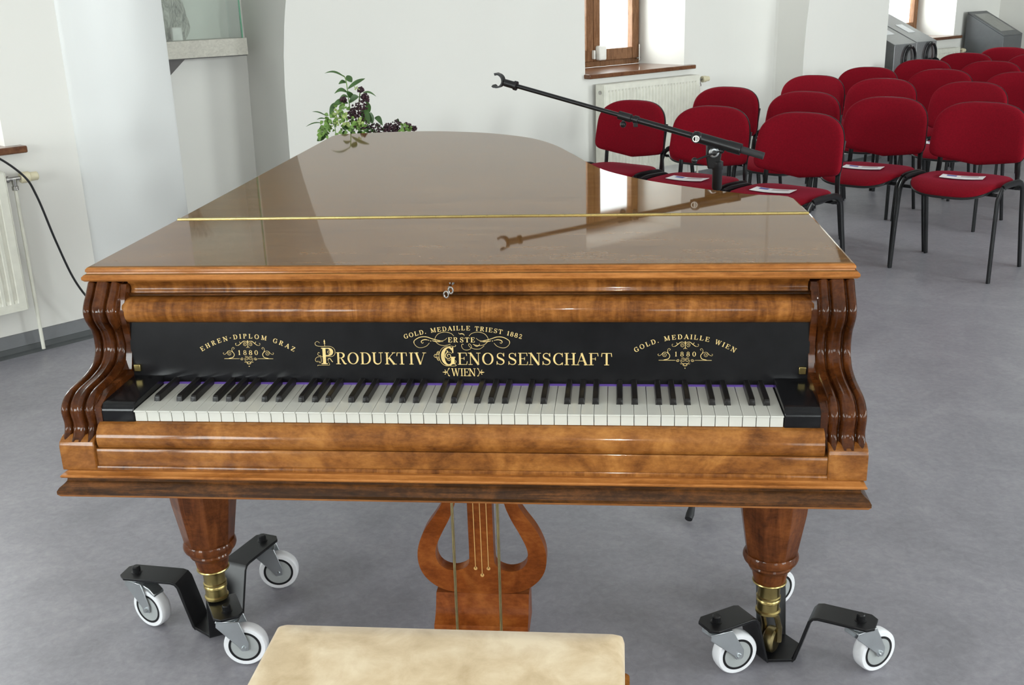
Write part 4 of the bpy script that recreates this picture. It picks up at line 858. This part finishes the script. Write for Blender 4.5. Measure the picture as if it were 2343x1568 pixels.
dolly('black three-armed dolly with white wheels under the right piano leg', 0.662, 0.405, [(0.5175, 0.3127), (0.831, 0.3345), (0.655, 0.59)], [(0.044, 0.020), (0.040, 0.024), (0.035, 0.02)], (False, False, False))
dolly('black three-armed dolly with white wheels under the left piano leg', -0.674, 0.440, [(-0.878, 0.463), (-0.614, 0.630), (-0.592, 0.303)], [(0.034, -0.014), (0.034, 0.006), (0.036, 0.003)], (True, False, False))

# ------------------------------------------------------------------ piano bench
bn = thing('piano_bench', 'beige suede-covered piano bench in front of the pedals', 'bench', (0.028, -0.46, 0))
mb = MB(); rgs = []
def rr(hx, hy, rad, cx, cy, z, n=7, wob=0.0):
    out = []
    for qx, qy, a0 in ((1, 1, 0), (-1, 1, 90), (-1, -1, 180), (1, -1, 270)):
        for k in range(n+1):
            a = math.radians(a0+90*k/n); out.append(Vector((cx+qx*(hx-rad)+rad*math.cos(a), cy+qy*(hy-rad)+rad*math.sin(a), z)))
    return out
for hx, hy, rad, z in ((0.265, 0.172, 0.006, 0.415), (0.279, 0.183, 0.008, 0.420), (0.2835, 0.187, 0.008, 0.445), (0.2838, 0.1875, 0.008, 0.478), (0.281, 0.185, 0.008, 0.490), (0.273, 0.178, 0.01, 0.4965), (0.23, 0.145, 0.03, 0.501), (0.15, 0.09, 0.04, 0.5045), (0.05, 0.03, 0.02, 0.505)):
    rgs.append(rr(hx, hy, rad, 0.028, -0.463, z))
mb.rings(rgs); mb.build('cushion', 'suede', bn, ang=60)
mb = MB(); mb.rings([rr(hx, hy, 0.01, 0.028, -0.463, z) for hx, hy, z in ((0.27, 0.175, 0.335), (0.275, 0.18, 0.34), (0.275, 0.18, 0.395), (0.292, 0.196, 0.402), (0.292, 0.196, 0.412), (0.28, 0.185, 0.416))]); mb.build('seat_frame', 'walnut', bn)
for sx in (-1, 1):
    for sy in (-1, 1):
        mb = MB(); mb.lathe([(0.016, 0.0), (0.020, 0.01), (0.014, 0.03), (0.017, 0.10), (0.024, 0.24), (0.018, 0.27), (0.026, 0.285), (0.026, 0.335)], (0.028+sx*0.24, -0.463+sy*0.145, 0), (0, 0, 1), 20); mb.build('leg', 'walnut', bn)

# ------------------------------------------------------------------ microphone stand
ms = thing('microphone_stand', 'black boom microphone stand with empty clip reaching over the piano', 'microphone stand', (0.572, 1.215, 0))
clipP = Vector((-0.044, 1.382, 1.224)); clampP = Vector((0.513, 1.204, 1.077)); endP = Vector((0.687, 1.150, 1.031))
bd = (endP-clipP).normalized()
base = Vector((0.572, 1.215, 0)); piv = base+Vector((-0.012, 0.0, 1.035))
at_ = lambda t: clipP+bd*t
LB = (endP-clipP).length
mb = MB(); mb.tube([base+Vector((0, 0, 0.06)), base+Vector((0, 0, 0.55))], 0.011, 14); ps = mb.build('lower_tube', 'blackmetal', ms)
mb = MB(); mb.tube([base+Vector((0, 0, 0.5)), base+Vector((0, 0, 0.985))], 0.0085, 14); mb.build('upper_tube', 'blackmetal', ms)
mb = MB(); mb.lathe([(0.012, 0.53), (0.0165, 0.535), (0.0165, 0.60), (0.012, 0.607)], base, (0, 0, 1), 20); mb.build('clutch', 'blackplastic', ms)
mb = MB(); mb.lathe([(0.010, 0.93), (0.0135, 0.935), (0.0135, 0.985), (0.0155, 0.988), (0.0155, 1.008), (0.008, 1.012)], base, (0, 0, 1), 20); mb.lathe([(0.012, 0.06), (0.022, 0.07), (0.022, 0.16), (0.013, 0.17)], base, (0, 0, 1), 20); mb.build('top_bush', 'blackplastic', ms)
mb = MB(); mb.prism([(-0.015, -0.045), (0.015, -0.045), (0.021, -0.01), (0.021, 0.030), (-0.021, 0.030), (-0.021, -0.01)], -0.004, 0.004, lambda u, v, h: piv+Vector((u, h-0.008, v))); 
mb.build('swivel_plate', 'blackmetal', ms, bevel=0.003)
mb = MB(); mb.lathe([(0.0, 0.0), (0.013, 0.0), (0.014, 0.003), (0.011, 0.006), (0.0, 0.0065)], piv+Vector((0.0, -0.013, 0.0)), (0, -1, 0), 20); mb.build('swivel_washer', 'steel', ms)
mb = MB(); mb.lathe([(0.0, 0), (0.007, 0), (0.007, 0.012), (0.0, 0.014)], piv+Vector((0.0, -0.019, 0)), (0, -1, 0), 14); mb.tube([piv+Vector((0, -0.028, 0)), piv+Vector((-0.048, -0.034, -0.016))], 0.0028, 8); mb.sphere(piv+Vector((-0.053, -0.034, -0.018)), 0.0085); mb.tube([piv+Vector((0, -0.028, 0)), piv+Vector((0.016, -0.03, 0.006))], 0.0028, 8); mb.sphere(piv+Vector((0.019, -0.03, 0.006)), 0.007); mb.build('locking_lever', 'blackplastic', ms)
tmid = (Vector((0.325, 1.262, 1.128))-clipP).length
mb = MB(); mb.tube([at_(0.045), at_(tmid+0.02)], 0.0062, 12); mb.build('thin_boom', 'blackmetal', ms)
mb = MB(); mb.tube([at_(tmid-0.01), at_(LB-0.10)], 0.0085, 14); mb.build('boom_tube', 'blackmetal', ms)
mb = MB(); mb.tube([at_(tmid-0.025), at_(tmid+0.012)], 0.0118, 14); mb.build('boom_clutch', 'blackplastic', ms)
c = at_(tmid-0.012)+Vector((0, -0.004, -0.022)); mb = MB(); mb.tube([at_(tmid-0.010), c], 0.004, 8); mb.sphere(c, 0.009); mb.build('thumb_screw', 'blackplastic', ms)
c = at_(tmid+0.025); mb = MB(); mb.tube([at_(tmid+0.020), at_(tmid+0.033)], 0.0115, 14); mb.box(c+Vector((0, -0.002, -0.013)), (0.012, 0.016, 0.012)); mb.build('cable_clip', 'blackplastic', ms, bevel=0.001)
ja = at_((clampP-clipP).length)
mb = MB(); mb.tube([ja-bd*0.01, ja+bd*0.095, ], 0.0145, 16); mb.sphere(ja+Vector((0, -0.006, 0)), 0.0165, 14, 8); mb.build('boom_joint', 'blackplastic', ms)
mb = MB(); mb.tube([ja+bd*0.090, ja+bd*0.125], 0.0158, 16); mb.build('joint_collar', 'blackplastic', ms)
bo = ja+Vector((-0.004, -0.0215, -0.002)); ax_ = (CAM-bo).normalized()
mb = MB(); mb.tube([bo+Vector((0.008*math.cos(a), -0.0015, 0.008*math.sin(a))) for a in [2*PI*k/18 for k in range(18)]], 0.0014, 6, closed=True); mb.box(bo+Vector((0, -0.001, 0)), (0.003, 0.002, 0.013)); mb.box(bo+Vector((0.004, -0.001, 0.0)), (0.002, 0.002, 0.009)); mb.build('joint_badge', 'white_plastic', ms, label='white round badge on the joint')
mb = MB(); mb.tube([ja+bd*0.12, ja+bd*0.135], 0.006, 10); mb.tube([at_(LB-0.075), at_(LB)], 0.0098, 14); mb.build('grip', 'rubber', ms)
# clip
mb = MB(); mb.tube([at_(0.052), at_(0.060)], 0.0135, 14); mb.tube([at_(0.022), at_(0.054)], 0.0105, 12); mb.build('clip_socket', 'blackplastic', ms)
cu = Vector((0, 0, 1)); cn = bd.cross(cu).normalized(); cu2 = cn.cross(bd).normalized(); cc = at_(-0.002)
mb = MB(); rgs = []
for k in range(29):
    a = math.radians(-120+240*k/28); dr = bd*math.cos(a)+cu2*math.sin(a); wd = 0.011
    tk = 0.0022 if 2 < k < 26 else 0.0036
    rgs.append([cc+dr*(0.0185-tk)-cn*wd, cc+dr*(0.0185+tk)-cn*wd, cc+dr*(0.0185+tk)+cn*wd, cc+dr*(0.0185-tk)+cn*wd])
mb.rings(rgs); mb.tube([cc+bd*0.018, at_(0.026)], 0.006, 8); mb.build('microphone_clip', 'blackplastic', ms)
for a in (-110, 10, 130):
    d = Vector((math.cos(math.radians(a)), math.sin(math.radians(a)), 0)); L = 0.195 if a == -110 else 0.27
    mb = MB(); mb.tube([base+Vector((0, 0, 0.13))+d*0.015, base+d*(L-0.012)+Vector((0, 0, 0.022))], 0.0065, 10); lg = mb.build('leg', 'blackmetal', ms)
    mb = MB(); mb.tube([base+d*(L-0.03)+Vector((0, 0, 0.035)), base+d*(L-0.012)+Vector((0, 0, 0.02)), base+d*(L+0.004)+Vector((0, 0, 0.012))], [0.009, 0.012, 0.011], 12); mb.build('rubber_foot', 'rubber', lg)

# ------------------------------------------------------------------ chairs
CH_H = 0.84
def chair_proto():
    r = thing('conference_chair', 'x', 'chair', (0, 0, 0), 'red upholstered chairs in rows')
    ry_ = 0.0095
    for s in (-1, 1):      # inverted-U side frames, split in a front and a rear leg
        X = 0.252*s
        full = [(X*1.03, -0.195, 0.0), (X*1.015, -0.185, 0.20), (X, -0.172, 0.385), (X, -0.160, 0.43), (X, -0.128, 0.463), (X, -0.075, 0.474), (X, 0.02, 0.473)]
        rear = [(X, 0.02, 0.473), (X, 0.09, 0.468), (X, 0.135, 0.448), (X, 0.155, 0.405), (X, 0.185, 0.25), (X*1.01, 0.235, 0.0)]
        for pts in (full, rear):
            mb = MB(); mb.tube(smooth_path(pts, 4), 0.0095, 10, ry=0.0170, upv=(0, 1, 0.35)); lg = mb.build('leg', 'blackmetal', r)
    for y, z in ((-0.13, 0.432), (0.12, 0.432)):
        mb = MB(); mb.tube([(-0.25, y, z), (0.25, y, z)], 0.009, 8); mb.build('crossbar', 'blackmetal', r)
    def outline(u, hx, hy, p=3.2):
        c, s = math.cos(u), math.sin(u); return (hx*math.copysign(abs(c)**(2/p), c), hy*math.copysign(abs(s)**(2/p), s))
    def seat_z(x, y):
        f = max(0, (-y-0.10)/0.12); return 0.458-0.032*f*f+0.012*(abs(x)/0.22)**2*(0.6 if y > -0.1 else 1-f*1.2)+0.008*max(0, (y-0.05)/0.15)
    def seat(sc_list, name, mat):
        mb = MB(); rg = []
        for sc_, dz in sc_list:
            row = []
            for i in range(48):
                a = 2*PI*i/48; x, y = outline(a, 0.232*sc_, 0.212*sc_); y -= 0.012
                if y < 0: x *= 1.0-0.05*(-y/0.22)
                row.append((x, y, seat_z(x, y)+dz))
            rg.append(row)
        mb.rings(rg); return mb.build(name, mat, r, ang=60)
    seat([(0.90, -0.018), (0.985, -0.014), (1.0, -0.004), (0.99, 0.006), (0.955, 0.013), (0.87, 0.018), (0.6, 0.020), (0.3, 0.018), (0.05, 0.017)], 'seat', 'fabric')
    seat([(0.5, -0.030), (0.93, -0.028), (1.012, -0.014), (1.014, -0.006), (0.99, -0.004), (0.3, -0.006)], 'seat_shell', 'blackplastic')
    # backrest
    def bk_pt(u, sc_, dn):
        c, s = math.cos(u), math.sin(u)
        x, v = outline(u, 0.244, 0.150, 3.3 if s > 0 else 6.5)
        if s < 0:
            v = v*0.90-0.013*(1+math.cos(min(1.0, abs(x)/0.2)*PI))*(-v/0.15)
        if s > 0: v += 0.010*(1-(x/0.244)**2)
        x *= (1.0-0.035*(v/0.15)); x *= sc_; v *= sc_
        z = CH_H-0.155+v; yb = 0.180+(z-0.53)*0.14-0.045*(x/0.24)**2
        return (x, yb-dn, z)
    def back(lst, name, mat):
        mb = MB(); mb.rings([[bk_pt(2*PI*i/56, s_, d_) for i in range(56)] for s_, d_ in lst]); return mb.build(name, mat, r, ang=60)
    back([(0.93, -0.012), (0.985, -0.006), (1.0, 0.004), (0.99, 0.016), (0.95, 0.026), (0.84, 0.032), (0.6, 0.036), (0.3, 0.037), (0.04, 0.037)], 'backrest', 'fabric')
    back([(0.3, -0.022), (0.90, -0.020), (0.985, -0.014), (1.008, -0.004), (1.006, 0.002), (0.985, 0.004), (0.6, 0.0), (0.1, 0.0)], 'backrest_shell', 'blackplastic')
    for s in (-1, 1):
        X = 0.205*s
        mb = MB(); mb.tube(smooth_path([(X*1.16, 0.10, 0.432), (X*1.10, 0.155, 0.432), (X*1.03, 0.185, 0.46), (X, 0.188, 0.53), (X, 0.200, 0.62), (X, 0.222, 0.72)], 4), 0.006, 10, ry=0.014, upv=(1, 0, 0)); mb.build('back_post', 'blackmetal', r)
    return r
chairs = [  # (back-top point on the picture's rows, label)
 ((0.407, 4.748), 'red chair at the left end of the front row, crossed by the microphone boom'),
 ((0.845, 4.326), 'second red chair of the front row, directly behind the microphone stand joint'),
 ((1.265, 3.932), 'red chair at the right end of the front row, behind the right piano corner'),
 ((1.036, 5.494), 'red chair at the left end of the second row, in front of the window radiator'),
 ((1.463, 5.060), 'second red chair of the second row, mostly hidden by the front row'),
 ((1.855, 4.626), 'third red chair of the second row, its whole seat clear of the piano'),
 ((2.265, 4.258), 'red chair nearest the lower right, whose leg stands closest to the camera'),
 ((1.725, 6.271), 'red chair at the left end of the third row, in front of the white pier'),
 ((2.116, 5.868), 'second red chair of the third row, behind the third chair of row two'),
 ((2.568, 5.482), 'third red chair of the third row, behind the chair nearest the lower right'),
 ((2.251, 6.929), 'dark red chair at the left end of the fourth row, against the white pier'),
 ((2.686, 6.561), 'second red chair of the fourth row, below the right listening console'),
 ((3.110, 6.146), 'third red chair of the fourth row, cut by the right picture edge'),
 ((2.848, 7.641), 'red chair at the left end of the fifth row, just under the hanging headphones'),
 ((3.269, 7.268), 'second red chair of the fifth row, below the sloping screen console'),
 ((3.400, 8.348), 'dark red chair at the left end of row six, before the small far radiator'),
 ((3.860, 7.980), 'dark red chair second in the sixth row, a sliver at the right edge'),
 ((3.960, 9.020), 'bright red chair in the seventh row, just under the screen console'),
]
kk = (1.469-CH_H)/(1.469-0.82); proto = None; FX, FY = -0.695, -0.719
chair_at = []
cproto = chair_proto()
for i, ((px, py), lab) in enumerate(chairs):
    X = CAM.x+(px-CAM.x)*kk+0.185*FX; Y = CAM.y+(py-CAM.y)*kk+0.185*FY
    o = cproto if i == 0 else copy_tree(cproto)
    o.location = (X, Y, 0); o.rotation_euler = (0, 0, -math.asin(-FX)+math.radians(5)+math.radians([0, 1.2, -1, 0.8, -0.6, 0, 0][i % 7])); o['label'] = lab
    chair_at.append((X, Y))
def leaflet(x, y, z, rot, label, w_=0.21, h_=0.10, col='print_blue'):
    r = thing('leaflet', label, 'leaflet', (x, y, z), 'leaflets lying on the red seats')
    mb = MB(); rg = []
    c, s = math.cos(rot), math.sin(rot)
    def P(u, v, e): return (x+c*u-s*v, y+s*u+c*v, z+0.0035+0.9*(u*u)*0.8*0.6+e)
    n = 8
    def sheet(u0, u1, v0, v1, e, t_):
        m_ = MB(); top = [[P(u0+(u1-u0)*i/n, v, e+t_) for i in range(n+1)] for v in (v0, v1)]; bot = [[P(u0+(u1-u0)*i/n, v, e) for i in range(n+1)] for v in (v0, v1)]
        vs = top[0]+top[1]+bot[0]+bot[1]; N = n+1; fs = []
        for i in range(n): fs += [(i, i+1, N+i+1, N+i), (2*N+i, 3*N+i, 3*N+i+1, 2*N+i+1), (i, 2*N+i, 2*N+i+1, i+1), (N+i, N+i+1, 3*N+i+1, 3*N+i)]
        fs += [(0, N, 3*N, 2*N), (n, 2*N+n, 3*N+n, N+n)]
        return m_.add(vs, fs)
    sheet(-w_/2, w_/2, -h_/2, h_/2, 0, 0.0012).build('sheet', 'paper', r, ang=60)
    sheet(-w_*0.38, -w_*0.15, h_*0.08, h_*0.42, 0.0013, 0.0003).build('printed_block', col, r)
    sheet(-w_*0.05, w_*0.36, h_*0.05, h_*0.36, 0.0013, 0.0003).build('printed_block', 'print_dim', r)
    return r
SA = -math.asin(-FX)
def on_seat(i, dx, dy, rot, label, **k):
    X, Y = chair_at[i]; c, s = math.cos(SA), math.sin(SA)
    return leaflet(X+c*dx-s*dy, Y+s*dx+c*dy, 0.478, SA+rot, label, **k)
on_seat(1, -0.02, -0.02, 0.25, 'white leaflet on the second front-row seat, left of the microphone stand')
on_seat(2, -0.03, -0.02, 0.25, 'white leaflet on the right-end front-row seat, beside the piano lid')
on_seat(5, -0.02, -0.02, 0.3, 'white and blue leaflet on the third seat of the second row')
on_seat(6, 0.0, 0.0, 0.3, 'white leaflet on the seat nearest the lower right')
on_seat(8, 0.10, -0.02, 0.3, 'white leaflet on the second third-row seat, glimpsed between chair backs', w_=0.2)
on_seat(9, -0.08, 0.0, 0.3, 'white leaflet on the seat glimpsed left of the nearest right-hand backrest')
on_seat(7, 0.09, 0.05, 1.2, 'large white booklet on the left-end third-row seat, glimpsed between chair backs', w_=0.2, h_=0.15, col='print_dim')

# ------------------------------------------------------------------ flower arrangement behind the tail
FLX, FLY = -0.80, 2.9
pd = MB(); pd.rings([rr(a, a, 0.01, FLX, FLY, z) for a, z in ((0.16, 0.0), (0.16, 0.03), (0.14, 0.04), (0.14, 0.60), (0.16, 0.61), (0.16, 0.64))])
tag(pd.build('flower_pedestal', 'ceramic', None, bevel=0.003), 'white square pedestal carrying the flowers behind the piano tail', 'pedestal')
fa = thing('flower_arrangement', 'green leaves and dark purple blossom in a vase behind the piano tail', 'flowers', (FLX, FLY, 0.64))
mb = MB(); mb.lathe([(0.0, 0.64), (0.06, 0.64), (0.085, 0.68), (0.09, 0.72), (0.07, 0.77), (0.075, 0.79), (0.06, 0.79), (0.05, 0.76), (0.0, 0.75)], (FLX, FLY, 0), (0, 0, 1), 28); mb.build('vase', 'ceramic', fa)
def leaf(mb, base, tip, wd, bend=0.02, nrm=None):
    base, tip = Vector(base), Vector(tip); d = tip-base; side = d.cross(nrm or Vector((0.3*random.uniform(-1, 1), -1, 0.6))).normalized(); upn = side.cross(d).normalized(); n = 8; L, Mi, R = [], [], []
    for k in range(n+1):
        t = k/n; c = base+d*t+Vector((0, 0, 1))*bend*math.sin(PI*t)-Vector((0, 0, 1))*bend*0.6*t*t; ww = wd*math.sin(PI*min(1, t*0.92+0.06))**0.8
        L.append(c+side*ww+upn*ww*0.25); R.append(c-side*ww+upn*ww*0.25); Mi.append(c)
    vs = L+Mi+R; N = n+1
    mb.add(vs, [(i, i+1, N+i+1, N+i) for i in range(n)]+[(N+i, N+i+1, 2*N+i+1, 2*N+i) for i in range(n)])
def fp(px, py, dy=0.0):   # picture-plane coordinates of the bouquet: 1 px = 2.0 mm at its distance
    return Vector((-0.811+(px-830)*0.00200+(py-240)*0.00012, FLY+dy, 1.015-(py-240)*0.00187-(px-830)*0.00004))
st = MB(); st.tube(smooth_path([fp(800, 330), fp(801, 270), fp(802, 215), fp(801, 180), fp(795, 172)], 4), 0.0025, 6)
st.tube(smooth_path([fp(812, 330, .02), fp(815, 270, .02), fp(828, 205, .02)], 4), 0.003, 6)
st.tube(smooth_path([fp(760, 330, -.02), fp(765, 290, -.02), fp(750, 268, -.02)], 4), 0.002, 6); st.tube(smooth_path([fp(840, 335, .0), fp(880, 310, .0), fp(930, 290, .0)], 4), 0.003, 6)
st.tube([(FLX, FLY, 0.76), fp(802, 320)], 0.004, 6); st.build('stem', 'leaf_light', fa)
lv = MB()
for b_, t_, w_, bd_ in (((800, 176), (753, 165), .005, .012), ((803, 174), (814, 188), .014, .0), ((800, 190), (785, 190), .009, .006), ((806, 202), (843, 179), .010, .004), ((800, 212), (772, 210), .009, .012),
                        ((802, 208), (812, 228), .012, .0), ((803, 234), (828, 218), .016, .006), ((800, 222), (775, 229), .008, .010), ((798, 236), (766, 240), .014, .012), ((775, 234), (760, 258), .013, .006),
                        ((837, 211), (861, 219), .005, .008), ((842, 232), (842, 258), .012, .0), ((838, 245), (845, 280), .012, -.004), ((848, 256), (850, 282), .014, .0), ((856, 268), (873, 282), .012, .010), ((745, 267), (715, 254), .003, .006),
                        ((745, 272), (725, 272), .003, .004), ((738, 282), (704, 285), .003, .008), ((905, 282), (909, 268), .004, 0), ((828, 250), (836, 282), .014, 0), ((740, 310), (722, 322), .014, 0), ((770, 270), (752, 256), .010, 0)):
    leaf(lv, fp(*b_, random.uniform(-.02, .02)), fp(*t_, random.uniform(-.05, .03)), w_, bd_)
for k in range(34):
    a = random.uniform(0, 6.28); x = random.uniform(742, 870); y = random.uniform(285, 325)
    leaf(lv, fp(x, y, 0.02*math.sin(a)), fp(x+16*math.cos(a), y-10*abs(math.sin(a)), 0.05*math.sin(a)), random.uniform(.006, .012), 0.004)
lv.build('dark_leaves', 'leaf', fa, ang=80)
ll = MB()
for k in range(150):
    g = random.choice([(745, 283, 14), (742, 300, 14), (785, 246, 10), (795, 280, 22), (815, 290, 12), (760, 285, 20), (830, 280, 12), (800, 300, 30), (920, 293, 10), (772, 262, 14), (733, 308, 8)])
    a = random.uniform(0, 6.28); rr_ = g[2]*math.sqrt(random.random()); x, y = g[0]+rr_*math.cos(a), g[1]+rr_*math.sin(a)*0.8; b = random.uniform(0, 6.28); dy = random.uniform(-.06, .02)
    leaf(ll, fp(x, y, dy), fp(x+9*math.cos(b), y+9*math.sin(b), dy-0.01), random.uniform(.005, .010), 0.003)
ll.build('light_leaves', 'leaf_light', fa, ang=80)
for g in [(778, 255, 8), (795, 262, 4), (826, 277, 7), (799, 282, 5), (776, 274, 9), (826, 200, 5)]:
  bl = MB()
  for k in range(9):
    bl.sphere(fp(g[0]+random.gauss(0, g[2]*.5), g[1]+random.gauss(0, g[2]*.6), random.uniform(-.07, -.03)), random.uniform(.004, .008) if g[1] > 210 else 0.003, 8, 5)
  bl.build('pale_bloom', 'bloom', fa)
bb = MB()
path = [((832, 205), 6), ((838, 222), 8), ((832, 240), 12), ((818, 252), 15), ((815, 268), 16), ((822, 283), 15), ((845, 292), 14), ((862, 296), 12), ((880, 293), 10), ((900, 288), 12), ((925, 290), 10), ((938, 293), 6), ((790, 228), 6), ((843, 229), 4), ((895, 297), 12), ((805, 262), 9)]
for k in range(950):
    (x, y), r_ = random.choice(path); a = random.uniform(0, 6.28); q = r_*random.random()**0.6
    bb.sphere(fp(x+q*math.cos(a), y+q*math.sin(a), random.uniform(-.03, .03)*r_/12), random.uniform(.0028, .0052), 6, 4)
bb.build('dark_blossom', 'berry', fa)
